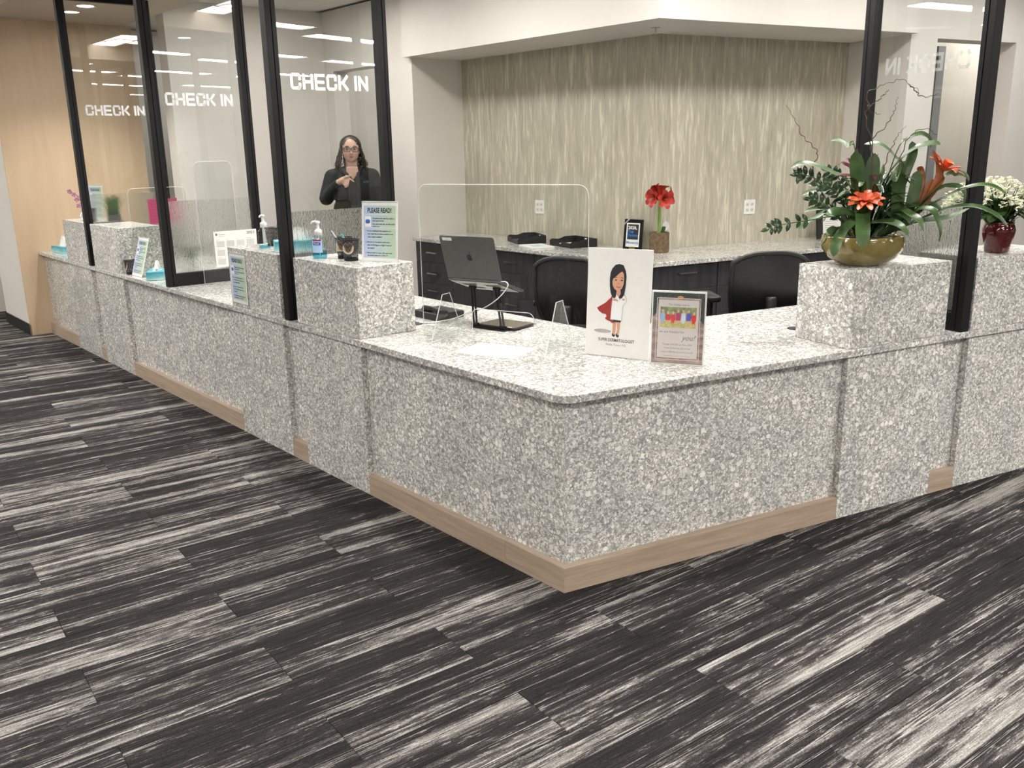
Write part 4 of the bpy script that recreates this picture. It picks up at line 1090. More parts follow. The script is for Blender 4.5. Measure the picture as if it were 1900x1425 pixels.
fr_ = thing('picture_frame', 'black picture frame with a white certificate leaning behind the bromeliads', 'frame', pR(4.20, 2.93, ZC+.0008), TR-.12)
fr_.rotation_euler = (-.12, 0, TR-.12)
m = MB(); W, h_ = .30, .24
m.box(0, W, 0, .02, 0, .045).box(0, W, 0, .02, h_-.045, h_).box(0, .055, 0, .02, .045, h_-.045).box(W-.055, W, 0, .02, .045, h_-.045).build('frame', M['black_plastic'], fr_, .002, seg=1)
MB().box(.05, W-.05, .008, .012, .04, h_-.04).build('certificate', M['paper'], fr_)
i = MB()
for k in range(5): i.box(.08, W-.08-.02*(k % 2), .0070, .0078, .07+.018*k, .073+.018*k)
i.build('print', M['grey_ink'], fr_)['kind'] = 'stuff'

def outlet(label, P, rz, gang=2):
    t = thing('power_outlet', label, 'outlet', P, rz, 'wall outlets')
    W = .072 if gang == 1 else .116
    MB().plate(rrect(-W/2, W/2, -.058, .058, .004), -.006, .0).build('cover_plate', M['white'], t, .001, seg=1)
    xs = [0] if gang == 1 else [-.024, .024]
    for x in xs:
        for z in (-.022, .022):
            s_ = MB().plate(rrect(x-.016, x+.016, z-.014, z+.014, .006), -.0075, -.005).build('socket', plain('outlet_face', (.66,.65,.62), .4), t)
            MB().box(x-.008, x-.005, -.0079, -.0074, z-.004, z+.006).box(x+.005, x+.008, -.0079, -.0074, z-.004, z+.006).box(x-.002, x+.002, -.0079, -.0074, z-.010, z-.006).build('slots', M['ink'], s_)
outlet('white outlet plate on the papered wall above the letter trays', pL(3.716, VB_L-.0005, 1.095), TL, 2)
outlet('white outlet plate on the papered wall above the black mesh chair', pR(3.597, VB_R-.0005, 1.099), TR, 2)
spk = thing('fire_sprinkler', 'small brass fire sprinkler under the bulkhead where it bends', 'sprinkler', corner(3.02, 2.84, ZS), 0)
MB().lathe([(.001, -.006), (.03, -.004), (.034, 0)], 20).build('escutcheon', M['steel'], spk, smooth=True)
MB().cyl((0,0,-.006), (0,0,-.040), .006).lathe([(.001, -.044), (.014, -.043), (.014, -.040), (.001, -.039)], 14).build('head', M['steel'], spk)
# tall framed panel on the corridor wall, seen through the right-hand opening
dr = thing('wall_panel', 'tall narrow grey framed panel on the wall inside the right-hand opening', 'panel', pR(5.99, 3.418, 0), TR)
MB().box(.045, .15, -.03, 0, 1.0, 2.44).build('frame', plain('grey_frame', (.24,.25,.27), .4), dr, .002, seg=1)
MB().box(-.01, .045, -.02, 0, 1.0, 2.40).build('panel_face', wood_mat('panel_wood', (.22,.17,.14), (.30,.24,.20), (2,2,20), .5), dr)
MB().box(.03, .055, -.035, -.02, 2.30, 2.38).build('bracket', M['black_metal'], dr)

# ================================================================== chairs
M['net'] = mesh_mat('chair_net', (.010,.010,.011), .12, 330)
def make_chair(label, P, rz, top=1.035, arms_up=.0):
    t = thing('task_chair', label, 'chair', (P.x, P.y, 0), rz, 'black mesh task chairs')
    # local: the sitter faces -y, the backrest is at y = 0
    zs = .50
    MB().prism([(x*.25+0, y) for x, y in [(-.92,-.45),(-.75,-.50),(.75,-.50),(.92,-.45),(1,-.2),(.85,-.03),(-.85,-.03),(-1,-.2)]], zs-.05, zs+.02).build('seat', M['dark_fabric'], t, .018, smooth=True)
    def sec(f):      # half width and depth offset of the back at height fraction f
        wv = .150+.060*math.sin(min(1, f*1.15)*math.pi*.62); return wv, -.01+.10*f+.03*math.sin(f*3.0)
    z0, z1 = zs+.06, top
    nx, nz = 13, 16; q = []
    for k in range(nz):
        f = k/(nz-1); wv, dy = sec(f)
        for a in range(nx):
            s_ = -1+2*a/(nx-1); q.append(Vector((s_*wv*(1-.0*f), dy-.035*abs(s_)**2, z0+(z1-z0-.02-.055*abs(s_)**3*f)*f)))
    m = MB().add(q, [(k*nx+a, k*nx+a+1, (k+1)*nx+a+1, (k+1)*nx+a) for k in range(nz-1) for a in range(nx-1)])
    m.build('back_net', M['net'], t, smooth=True)
    ring = [q[k*nx] for k in range(nz)] + [q[(nz-1)*nx+a] for a in range(1, nx)] + [q[k*nx+nx-1] for k in range(nz-2, -1, -1)] + [q[a] for a in range(nx-2, 0, -1)]
    MB().tube(ring+[ring[0]], .013, 8, False).build('back_frame', M['black_plastic'], t, smooth=True)
    MB().tube(spline([(0, -.02, zs-.03), (0, .10, zs+.02), (0, .115, zs+.18), (0, .10, zs+.30)], 6), [.03]*19, 8).build('back_spine', M['black_plastic'], t, smooth=True)
    MB().box(-.02, .02, .02, .028, top-.16, top-.15).build('maker_tag', M['grey_metal'], t)
    for s_ in (-1, 1):
        x = s_*.255; za = zs+.27
        ap = MB().tube(spline([(x*.8, -.18, zs-.03), (x, -.18, zs-.01), (x, -.17, zs+.10), (x, -.16, za-.02)], 6), .019, 8).build('arm_post', M['black_plastic'], t, smooth=True)
        MB().prism(rrect(x-.04, x+.04, -.30, -.06, .03), za-.02, za+.012).build('arm_pad', M['black_plastic'], t, .008, smooth=True)
    MB().cyl((0, -.25, .10), (0, -.25, zs-.05), .028, .025).build('gas_lift', M['black_metal'], t, smooth=True)
    for k in range(5):
        a = 2*math.pi*k/5+.3; d = Vector((math.cos(a), math.sin(a), 0)); c_ = Vector((0, -.25, 0))
        lg_ = MB().tube([c_+Vector((0,0,.12)), c_+d*.16+Vector((0,0,.105)), c_+d*.30+Vector((0,0,.075))], [.026, .020, .014], 8).build('base_leg', M['black_plastic'], t, smooth=True)
        nrm = Vector((-d.y, d.x, 0)); cc2 = c_+d*.30+Vector((0,0,.031))
        MB().cyl(cc2-nrm*.022, cc2+nrm*.022, .028, n=14).build('caster', M['black_plastic'], lg_)
    return t
make_chair('black mesh task chair behind the right leg of the desk, near the bromeliads', pR(1.93, 1.10), TR+math.pi-.40, 1.055)
make_chair('black mesh task chair behind the laptop, seen through the acrylic shield', pL(1.18, 1.22), TL+math.pi+.35, 1.065)

# ================================================================== plants
# leaf and twig centre lines in the planter's own frame: tip depth, width, points (x, z) in metres
LEAVES=[
(-0.02,0.028,[(-0.016,0.166),(-0.072,0.334),(-0.139,0.381),(-0.216,0.414),(-0.271,0.421),(-0.311,0.402)]),
(0.12,0.019,[(-0.016,0.213),(-0.06,0.471),(-0.089,0.492),(-0.135,0.516),(-0.161,0.514)]),
(-0.04,0.044,[(-0.012,0.213),(-0.037,0.367),(-0.056,0.473)]),
(0.02,0.042,[(0.007,0.213),(0.016,0.367),(0.021,0.461)]),
(0.1,0.023,[(0.158,0.213),(0.135,0.379),(0.097,0.445),(0.037,0.495),(-0.026,0.497)]),
(0.08,0.028,[(0.035,0.213),(0.063,0.329),(0.114,0.419),(0.176,0.476),(0.239,0.495),(0.271,0.49)]),
(0.1,0.028,[(0.1,0.213),(0.146,0.376),(0.169,0.461),(0.162,0.506)]),
(0.16,0.019,[(0.053,0.26),(0.104,0.457),(0.146,0.514),(0.193,0.535),(0.232,0.514),(0.237,0.476)]),
(-0.06,0.039,[(0.118,0.166),(0.125,0.298),(0.116,0.364),(0.086,0.36)]),
(0.02,0.035,[(0.146,0.142),(0.176,0.246),(0.19,0.331),(0.19,0.388)]),
(0.02,0.026,[(0.158,0.166),(0.216,0.248),(0.26,0.298),(0.299,0.322),(0.346,0.322),(0.371,0.298),(0.376,0.253)]),
(0.0,0.019,[(0.135,0.142),(0.218,0.225),(0.304,0.282),(0.367,0.315),(0.429,0.331),(0.485,0.319),(0.527,0.291)]),
(-0.05,0.021,[(0.123,0.137),(0.211,0.189),(0.304,0.232),(0.367,0.248),(0.429,0.244),(0.494,0.211),(0.538,0.166)]),
(0.05,0.028,[(0.123,0.142),(0.19,0.173),(0.285,0.187),(0.346,0.201),(0.401,0.234)]),
(-0.1,0.026,[(0.123,0.177),(0.193,0.225),(0.241,0.237),(0.265,0.215),(0.285,0.161),(0.288,0.104)]),
(0.05,0.023,[(0.146,0.177),(0.216,0.241),(0.258,0.248),(0.283,0.237),(0.295,0.208)]),
(0.08,0.023,[(0.216,0.272),(0.283,0.346),(0.332,0.372),(0.371,0.367),(0.39,0.343)]),
(-0.2,0.026,[(0.007,0.166),(0.084,0.187),(0.135,0.177),(0.167,0.14)]),
(-0.15,0.026,[(0.03,0.201),(0.123,0.227),(0.174,0.218),(0.206,0.194),(0.23,0.149)]),
(-0.21,0.042,[(0.0,0.201),(-0.007,0.213),(-0.002,0.154),(0.002,0.088)]),
(-0.16,0.032,[(-0.028,0.17),(-0.093,0.156),(-0.132,0.137),(-0.158,0.097)]),
(-0.19,0.032,[(-0.028,0.189),(-0.072,0.156),(-0.1,0.102),(-0.107,0.05)]),
(-0.14,0.030,[(-0.012,0.201),(-0.09,0.232),(-0.137,0.22),(-0.165,0.187)]),
(-0.06,0.023,[(-0.039,0.213),(-0.132,0.215),(-0.19,0.199),(-0.232,0.173),(-0.262,0.14)]),
(0.06,0.023,[(-0.016,0.201),(-0.114,0.272),(-0.174,0.301),(-0.23,0.298),(-0.265,0.282)]),
(0.02,0.021,[(-0.028,0.189),(-0.148,0.227),(-0.2,0.23),(-0.246,0.218)]),
(-0.05,0.035,[(0.0,0.213),(-0.039,0.284),(-0.081,0.343),(-0.095,0.367)]),
(0.03,0.030,[(0.03,0.213),(0.065,0.26),(0.111,0.279),(0.146,0.267)]),
(0.0,0.028,[(0.065,0.189),(0.128,0.23),(0.193,0.248),(0.239,0.232)]),
(0.1,0.028,[(0.065,0.213),(0.088,0.331),(0.123,0.39),(0.151,0.426)]),
(0.12,0.023,[(0.019,0.237),(0.046,0.355),(0.058,0.414)]),
(-0.1,0.028,[(0.065,0.189),(0.118,0.222),(0.155,0.208),(0.174,0.18)]),
]
TWIGS=[
(0.05,[(-0.121,0.213),(-0.22,0.376),(-0.209,0.445),(-0.213,0.476),(-0.246,0.509),(-0.276,0.54),(-0.302,0.592),(-0.323,0.625),(-0.348,0.663)]),
(0.0,[(0.016,0.213),(0.014,0.45),(0.0,0.521),(-0.023,0.592),(-0.028,0.625),(-0.014,0.653),(-0.032,0.686),(-0.021,0.705),(0.019,0.727),(0.058,0.738),(0.093,0.75),(0.125,0.731),(0.155,0.71),(0.172,0.686)]),
(0.05,[(0.014,0.45),(0.0,0.509),(0.053,0.568),(0.077,0.615),(0.086,0.651),(0.09,0.686)]),
(0.05,[(0.042,0.26),(0.065,0.426),(0.09,0.497),(0.104,0.532),(0.132,0.568)]),
(0.02,[(-0.016,0.648),(0.019,0.674),(0.044,0.701),(0.053,0.71)]),
(0.02,[(-0.021,0.653),(-0.007,0.625),(0.026,0.618)]),
(0.03,[(0.125,0.731),(0.155,0.702),(0.172,0.684),(0.209,0.679),(0.246,0.693)]),
(0.1,[(0.1,0.26),(0.128,0.473),(0.165,0.54),(0.216,0.554),(0.258,0.521)]),
]
def leaf_mat(name, c0, c1, rough=.35):
    m, nt, b = nodes_of(name); v = coords(nt, (1,1,1), rand=5.0); f = noise(nt, v, 14, 3)
    r = ramp(nt, [(.3, c0), (.7, c1)]); nt.links.new(f, r.inputs[0]); nt.links.new(r.outputs[0], b.inputs['Base Color'])
    b.inputs['Roughness'].default_value = rough; b.inputs['Subsurface Weight'].default_value = .0
    return m
M['leaf'] = leaf_mat('strap_leaf_green', (.026,.058,.015), (.072,.135,.040), .40)
M['leaf_dark'] = leaf_mat('zz_green', (.010,.030,.010), (.030,.065,.022), .25)
M['leaf_kal'] = leaf_mat('kalanchoe_green', (.020,.055,.012), (.06,.13,.03), .35)
M['orange'] = leaf_mat('orange_bract', (.62,.075,.022), (.80,.16,.055), .4)
M['orange_stem'] = leaf_mat('bronze_bract', (.22,.075,.02), (.42,.13,.04), .4)
M['maroon'] = leaf_mat('maroon_bract', (.065,.008,.018), (.22,.045,.075), .4)
M['red'] = leaf_mat('red_petal', (.30,.012,.010), (.52,.045,.025), .4)
M['twig'] = plain('curly_willow', (.085,.045,.028), .6, var=.3)
M['soil'] = plain('moss', (.035,.03,.02), .95, var=.5, scale=90, bump=.8)
def ribbon_leaf(path, wmax, mat, parent, name='leaf', side=None, fold=.28, tipf=.75, base=.55):
    P = spline(path, 5); L = len(P); ws = []
    for k in range(L):
        f = k/(L-1); ws.append(wmax*.5*((base+(1-base)*min(1, f*2.2)) if f < tipf else max(.03, math.sqrt(max(0, 1-((f-tipf)/(1-tipf))**2)))))
    if side is None:
        d = P[-1]-P[0]; h = Vector((d.x, d.y, 0))
        side = Vector((-h.y, h.x, 0)) if h.length > .02 else Vector((1, 0, 0))
        side = side.normalized()*.55 + Vector((1, 0, 0))*.45*(1 if side.x >= 0 else -1)
    return MB().ribbon(P, ws, side, fold).build(name, mat, parent, smooth=True)

bx, by = 1.508, 3.841
bowl = thing('bromeliad_bowl', 'low olive ceramic bowl of orange bromeliads, strap leaves and curly twigs', 'planter', (bx, by, PT+.0008), yaw_to((bx, by)))
olive, nt_, b_n = nodes_of('olive_glaze')
vv = coords(nt_, (1,1,1)); ff = noise(nt_, vv, 9, 4, .6); rr_ = ramp(nt_, [(.3, (.15,.115,.030)), (.55, (.23,.18,.055)), (.75, (.31,.25,.09))]); nt_.links.new(ff, rr_.inputs[0]); nt_.links.new(rr_.outputs[0], b_n.inputs['Base Color'])
b_n.inputs['Roughness'].default_value = .12; b_n.inputs['Coat Weight'].default_value = .6
MB().lathe([(.001, 0), (.085, 0), (.098, .006), (.140, .032), (.164, .066), (.170, .095), (.166, .118), (.163, .124), (.158, .124), (.160, .110), (.155, .085), (.001, .08)], 48).build('bowl', olive, bowl, smooth=True)
MB().lathe([(.001, .118), (.08, .114), (.157, .104)], 32).build('moss', M['soil'], bowl, smooth=True)
for d, w_, pts in LEAVES:
    n = len(pts); path = []
    for k, (x, z) in enumerate(pts):
        f = k/(n-1); path.append((x, d*min(1, f*1.25), z))
    if pts[0][1] > .15:      # carry the hidden foot of the leaf down into the moss
        path[0] = (path[0][0]*.55, path[0][1], .12)
        if len(path) > 2 and n <= 4: path.insert(1, (pts[0][0], d*.2, pts[0][1]))
    side = (1, .15, 0) if abs(pts[-1][0]-pts[0][0]) < .09 else None
    if d <= -.14: side = (1, .1, .1) if abs(pts[-1][0]-pts[0][0]) < .12 else (.4, 1, .5)
    else:
        if side is None: side = (.25, .8, .45) if (pts[-1][0] > pts[0][0]) else (.25, -.8, -.45)
    ribbon_leaf(path, w_*1.38, M['leaf'], bowl, side=side)
rnd = random.Random(3)      # filler leaves low in the bowl
for k in range(38):
    a = rnd.uniform(0, 2*math.pi); L = rnd.uniform(.10, .23); c, s_ = math.cos(a), math.sin(a)*.8
    z1 = rnd.uniform(.19, .36)
    ribbon_leaf([(c*.03, s_*.03, .11), (c*L*.5, s_*L*.5, z1), (c*L, s_*L, z1+rnd.uniform(-.05, .03))], rnd.uniform(.020, .03), M['leaf_dark'] if k % 3 else M['leaf'], bowl, side=(-s_, c, 0))
def bract_flower(c, axis, n, L, w_, mat, parent, name, up=.6):
    f = bpy.data.objects.new(name, None); COL.objects.link(f); f.parent = parent; f.location = c
    ax = Vector(axis).normalized(); t1 = ax.orthogonal().normalized(); t2 = ax.cross(t1)
    for ring, (nn, ln, lift) in enumerate(((n, L, .30), (max(4, n-3), L*.85, .75), (4, L*.62, 1.6))):
        for k in range(nn):
            a = 2*math.pi*(k+.5*ring)/nn; r = t1*math.cos(a)+t2*math.sin(a)
            tip = (r + ax*lift*up).normalized()*ln
            path = [Vector((0,0,0)), tip*.45+ax*(.10*ln), tip*.8+ax*(.06*ln), tip]
            ribbon_leaf(path, w_, mat, f, 'bract', side=ax.cross(r), fold=.35, tipf=.35)
    return f
bract_flower((.0, -.10, .262), (0, -.55, 1), 9, .078, .026, M['orange'], bowl, 'orange_flower')
bract_flower((.283, .02, .385), (.55, -.15, 1), 7, .085, .026, M['orange'], bowl, 'orange_flower', 1.1)
for pth, w_ in (([(.20, .03, .20), (.23, .03, .27), (.25, .03, .33), (.262, .03, .345)], .035), ([(.215, .03, .22), (.255, .02, .31), (.275, .02, .37), (.268, .01, .43)], .030), ([(.22, .02, .24), (.265, .02, .32), (.29, .02, .37)], .032), ([(.21, .04, .25), (.215, .05, .33), (.207, .06, .385), (.19, .05, .40)], .026), ([(.265, .02, .36), (.262, .02, .42), (.24, .0, .47)], .014)):
    ribbon_leaf(pth, w_, M['orange_stem'], bowl, 'bract', side=(1, .2, 0))
for pth, w_ in (([(-.03, .04, .34), (-.06, .02, .40), (-.10, .0, .425), (-.122, -.01, .415)], .026), ([(-.03, .04, .34), (-.06, .01, .37), (-.10, -.01, .378), (-.125, -.02, .372)], .022), ([(-.02, .05, .34), (-.04, .05, .42), (-.05, .05, .485)], .030), ([(-.02, .05, .34), (-.07, .04, .43), (-.095, .03, .44)], .024), ([(.0, .05, .34), (.02, .02, .37), (.03, .0, .35)], .022), ([(-.01, .06, .35), (.02, .06, .42), (.035, .05, .46)], .02)):
    ribbon_leaf(pth, w_, M['maroon'], bowl, 'bract', side=(.5, 1, .3), tipf=.5)
for d, pts in TWIGS:
    n = len(pts); P = spline([(x, d*(k/(n-1)), z) for k, (x, z) in enumerate(pts)], 6); L = len(P)
    wob = [q+Vector((.004*math.sin(9*k/L*6.28), .006*math.cos(7*k/L*6.28), .003*math.sin(5*k))) for k, q in enumerate(P)]
    MB().tube(wob, [.0026*(1-.75*k/L) for k in range(L)], 5).build('twig', M['twig'], bowl, smooth=True)
# zz plant fronds with paired leaflets
lf_me = MB().ribbon([(0,0,0), (.012,0,.002), (.026,0,.001), (.038,0,-.003)], [.003, .0095, .0085, .0008], (0,1,0), .2).mesh('leaflet'); lf_me.materials.append(M['leaf_dark']); lf_me.shade_smooth()
def frond(pts, n, sc=1.0, skip=.25):
    P = spline(pts, 8); L = len(P)
    st_ = MB().tube(P, [.0042*(1-.7*k/L) for k in range(L)], 6).build('frond', M['leaf'], bowl, smooth=True)
    for k in range(n):
        f = skip+(1-skip)*k/(n-1); i0 = min(L-2, int(f*(L-1))); p = P[i0]; d = (P[i0+1]-P[i0]).normalized()
        for s_ in ((-1, 1) if k < n-1 else (0,)):
            nn = d.cross(Vector((0, -1, .25))).normalized()
            x = (d*.55+nn*(.95*s_)+Vector((rnd.uniform(-.1,.1), -.12+rnd.uniform(-.3,.3), rnd.uniform(-.1,.2)))).normalized(); z = x.cross(Vector((0, -1, .3))).normalized().cross(x)*1.0
            z = -z if z.y > 0 else z; y = z.cross(x)
            o = bpy.data.objects.new('leaflet', lf_me); COL.objects.link(o); o.parent = st_
            R3 = Matrix((x, y, z)).transposed().to_4x4(); o.matrix_local = Matrix.Translation(p) @ R3 @ Matrix.Scale(sc*rnd.uniform(.85, 1.1), 4)
frond([(-.05, -.03, .12), (-.11, -.06, .20), (-.225, -.09, .188), (-.33, -.10, .170), (-.385, -.11, .150)], 7, 1.0, .50)
frond([(-.03, .02, .12), (-.10, .02, .27), (-.185, .01, .345), (-.255, 0, .375), (-.285, 0, .372)], 9, 1.05)
frond([(-.03, .0, .12), (-.08, -.02, .26), (-.145, -.04, .325), (-.20, -.05, .335)], 8, 1.05)
frond([(-.02, .05, .12), (-.07, .07, .28), (-.12, .08, .36), (-.175, .09, .39)], 8, 1.0)
frond([(-.04, -.01, .12), (-.12, -.03, .22), (-.18, -.04, .265), (-.225, -.05, .275)], 7, 1.05)

# red pot of white kalanchoe
kx, ky = 2.262, 4.165
kal = thing('kalanchoe_pot', 'glossy dark red pot of cream kalanchoe flowers on the stone pedestal', 'planter', (kx, ky, PT+.0008), yaw_to((kx, ky)))
MB().lathe([(.001, 0), (.048, 0), (.052, .006), (.060, .05), (.068, .085), (.070, .105), (.064, .125), (.060, .132), (.064, .138), (.060, .140), (.054, .132), (.05, .12), (.001, .12)], 40).build('pot', plain('oxblood_glaze', (.085,.004,.006), .08, var=.2, coat=1.0), kal, smooth=True)
MB().lathe([(.001, .128), (.055, .124)], 20).build('soil', M['soil'], kal)
rk = random.Random(11)
for k in range(46):
    a = rk.uniform(0, 2*math.pi); r = rk.uniform(.05, .135); z0 = .13; z1 = rk.uniform(.14, .27); c, s_ = math.cos(a), math.sin(a)
    ribbon_leaf([(c*.02, s_*.02, z0), (c*r*.5, s_*r*.5, (z0+z1)/2+.04), (c*r, s_*r, z1)], rk.uniform(.045, .065), M['leaf_kal'], kal, side=(-s_, c, 0), tipf=.45, fold=.15)
ribbon_leaf([(.03, -.03, .13), (.09, -.05, .17), (.12, -.06, .13), (.128, -.06, .075)], .035, M['leaf_kal'], kal, side=(.2, 1, 0))
stm = MB(); fl_ = MB(); bud = MB()
for k in range(90):
    a = rk.uniform(0, 2*math.pi); r = .20*math.sqrt(rk.random()); x, y = r*math.cos(a)*1.12-.045, r*math.sin(a)*.85
    z = .335-.55*r*r/.185-.03*rk.random()+.005
    stm.tube([(x*.25, y*.25, .14), (x*.6, y*.6, .22), (x, y, z-.01)], .0018, 5)
    for j in range(10):
        p = Vector((x+rk.gauss(0, .013), y+rk.gauss(0, .013), z+rk.gauss(0, .010)))
        nrm = Vector((rk.gauss(0, .5), rk.gauss(-.3, .5), 1)).normalized(); t1 = nrm.orthogonal().normalized(); t2 = nrm.cross(t1); r0 = .0105
        base_i = rk.uniform(0, 1.5)
        for q in range(5):
            b0 = base_i+2*math.pi*q/5; d = t1*math.cos(b0)+t2*math.sin(b0); e = t1*-math.sin(b0)+t2*math.cos(b0)
            fl_.add([p, p+d*r0*.6-e*r0*.38, p+d*r0-nrm*.001, p+d*r0*.6+e*r0*.38, p+d*r0*.5+nrm*.0022], [(0,1,4), (1,2,4), (2,3,4), (3,0,4)])
        if j % 3 == 0: bud.ball(p+nrm*.001, .0022, 6, 4)
stm.build('flower_stems', M['leaf_kal'], kal)
cream = plain('cream_petal', (.80,.79,.60), .5, var=.12, scale=60)
o = fl_.build('florets', cream, kal); o['kind'] = 'stuff'
o = bud.build('floret_centres', plain('lime_centre', (.50,.55,.16), .5), kal); o['kind'] = 'stuff'

# amaryllis on the back worktop
am = thing('amaryllis_pot', 'red amaryllis on a tall green stalk in a mossy brown pot on the back worktop', 'planter', pL(2.27, 3.19, ZC+.0008), yaw_to(pL(2.27, 3.19)))
MB().lathe([(.001, 0), (.072, 0), (.074, .004), (.077, .148), (.072, .150), (.070, .135), (.001, .134)], 32).build('pot', plain('moss_pot', (.15,.10,.055), .85, var=.35, scale=40, bump=.6), am, smooth=False)
MB().lathe([(.001, .140), (.071, .138)], 20).build('soil', M['soil'], am)
MB().tube(spline([(.0, 0, .13), (.004, 0, .25), (.0, 0, .40)], 5), .0085, 8).build('stalk', plain('stalk_green', (.24,.36,.10), .5), am, smooth=True)
MB().tube(spline([(-.012, .01, .13), (-.012, .01, .25), (-.006, 0, .385)], 5), .007, 8).build('stalk', plain('stalk_green_b', (.30,.40,.14), .5), am, smooth=True)
for x in (.02, .03): ribbon_leaf([(x, 0, .13), (x+.004, -.005, .165), (x+.012, -.01, .195)], .02, M['leaf'], am, side=(1, .2, 0))
MB().plate(ell(.048, .195, .025, .035, 18), .02, .021).build('plant_tag', M['paper'], am)
def lily(c, axis, L):
    f = bpy.data.objects.new('bloom', None); COL.objects.link(f); f.parent = am; f.location = c
    ax = Vector(axis).normalized(); t1 = ax.orthogonal().normalized(); t2 = ax.cross(t1)
    for k in range(6):
        a = 2*math.pi*k/6; r = t1*math.cos(a)+t2*math.sin(a)
        path = [Vector((0,0,0)), ax*(L*.45)+r*(L*.16), ax*(L*.80)+r*(L*.46), ax*(L*.86)+r*(L*.80)]
        ribbon_leaf(path, L*.55, M['red'], f, 'petal', side=ax.cross(r), fold=.25, tipf=.55)
    MB().tube([ax*(L*.2), ax*(L*.9)], .003, 5).build('stamen', plain('stamen', (.45,.30,.10), .5), f)
lily((-.01, -.01, .400), (-.75, -.75, .05), .088); lily((.012, -.02, .398), (.45, -.95, -.02), .092); lily((.0, .0, .405), (.05, .15, 1), .095); lily((.015, .0, .405), (1, .1, .25), .09); lily((-.01, .0, .41), (-.6, .4, .7), .085)

# plants and flowers at the far stations
def orchid(label, P, z):
    t = thing('orchid_sprig', label, 'flowers', (P.x, P.y, z), yaw_to(P))
    MB().lathe([(.001, 0), (.032, 0), (.038, .05), (.034, .05), (.03, .02), (.001, .02)], 18).build('vase', M['white'], t, smooth=True)
    MB().tube(spline([(0, 0, .03), (-.03, 0, .12), (-.06, 0, .19), (-.11, 0, .225)], 5), .003, 5).build('stem', M['twig'], t)
    pk = leaf_mat('orchid_pink', (.36,.13,.22), (.52,.26,.36))
    for k, (x, zz) in enumerate(((-.115, .23), (-.085, .205), (-.07, .165), (-.045, .18), (-.03, .13), (-.06, .115), (-.015, .155))):
        f = bpy.data.objects.new('blossom', None); COL.objects.link(f); f.parent = t; f.location = (x, -.01, zz)
        for q in range(5):
            a = 2*math.pi*q/5+k; ribbon_leaf([(0,0,0), (.011*math.cos(a), -.004, .011*math.sin(a)), (.021*math.cos(a), -.002, .021*math.sin(a))], .016, pk, f, 'petal', side=(-math.sin(a), 0, math.cos(a)), tipf=.4)
    return t
orchid('pink orchid sprig on the far pedestal by the veneered wall', pL(5.75, .14), PT+.001)
wf = thing('white_flowers', 'small bunch of white blossoms at the foot of the orchid', 'flowers', pL(5.66, .085, PT+.001), yaw_to(pL(5.66, .085)))
MB().lathe([(.001, 0), (.025, 0), (.030, .03), (.001, .03)], 16).build('pot', M['white'], wf, smooth=True)
for k in range(9):
    a = 2.4*k; r = .012*math.sqrt(k); MB().ball((r*math.cos(a), r*math.sin(a), .045+.012*math.cos(k)), .014, 8, 6).build('blossom', M['tissue'], wf, smooth=True)
def grass_pot(label, P, z, h=.17, n=110, spread=.07, pot=True):
    t = thing('grass_plant', label, 'plant', (P.x, P.y, z), yaw_to(P)); rg = random.Random(5); m = MB()
    MB().prism(rrect(-.05, .05, -.035, .035, .008), 0, .045).build('pot', plain('grey_planter', (.22,.21,.20), .5), t)
    for k in range(n):
        x, y = rg.uniform(-.04, .04), rg.uniform(-.028, .028); dx, dy = rg.gauss(0, spread*.45), rg.gauss(0, spread*.45); hh = h*rg.uniform(.7, 1)
        m.ribbon([(x, y, .04), (x+dx*.3, y+dy*.3, .04+hh*.55), (x+dx, y+dy, .04+hh)], [.0028, .0024, .0004], (1, .3, 0), .2)
    o = m.build('grass_blades', leaf_mat('grass_green', (.03,.10,.02), (.08,.20,.05)), t); o['kind'] = 'stuff'
    return t
grass_pot('green grassy potted plant on the far pedestal, blurred by frosted film', pL(5.45, .25), PT+.001)
def leafy(label, P, z, h, seed, n=14, bright=False):
    t = thing('potted_plant', label, 'plant', (P.x, P.y, z), yaw_to(P)); rg = random.Random(seed)
    MB().lathe([(.001, 0), (.030, 0), (.042, .065), (.038, .065), (.034, .05), (.001, .05)], 18).build('pot', M['grey_metal'], t, smooth=True)
    mt = leaf_mat('bright_leaf', (.12,.28,.03), (.30,.50,.10)) if bright else M['leaf_kal']
    for k in range(n):
        a = rg.uniform(0, 6.28); r = rg.uniform(.04, .09); c, s_ = math.cos(a), math.sin(a); z1 = .06+h*rg.uniform(.5, 1)
        ribbon_leaf([(0, 0, .05), (c*r*.5, s_*r*.5, z1), (c*r, s_*r, z1-.02)], .03, mt, t, side=(-s_, c, 0), tipf=.5)
leafy('dark leafy plant behind the frosted pane by the calendar', pL(4.12, .33), H+.001, .15, 4)
leafy('bright green little plant beyond the bottom rail near the calendar', pL(3.86, .50), H+.001, .05, 9, 9, True)

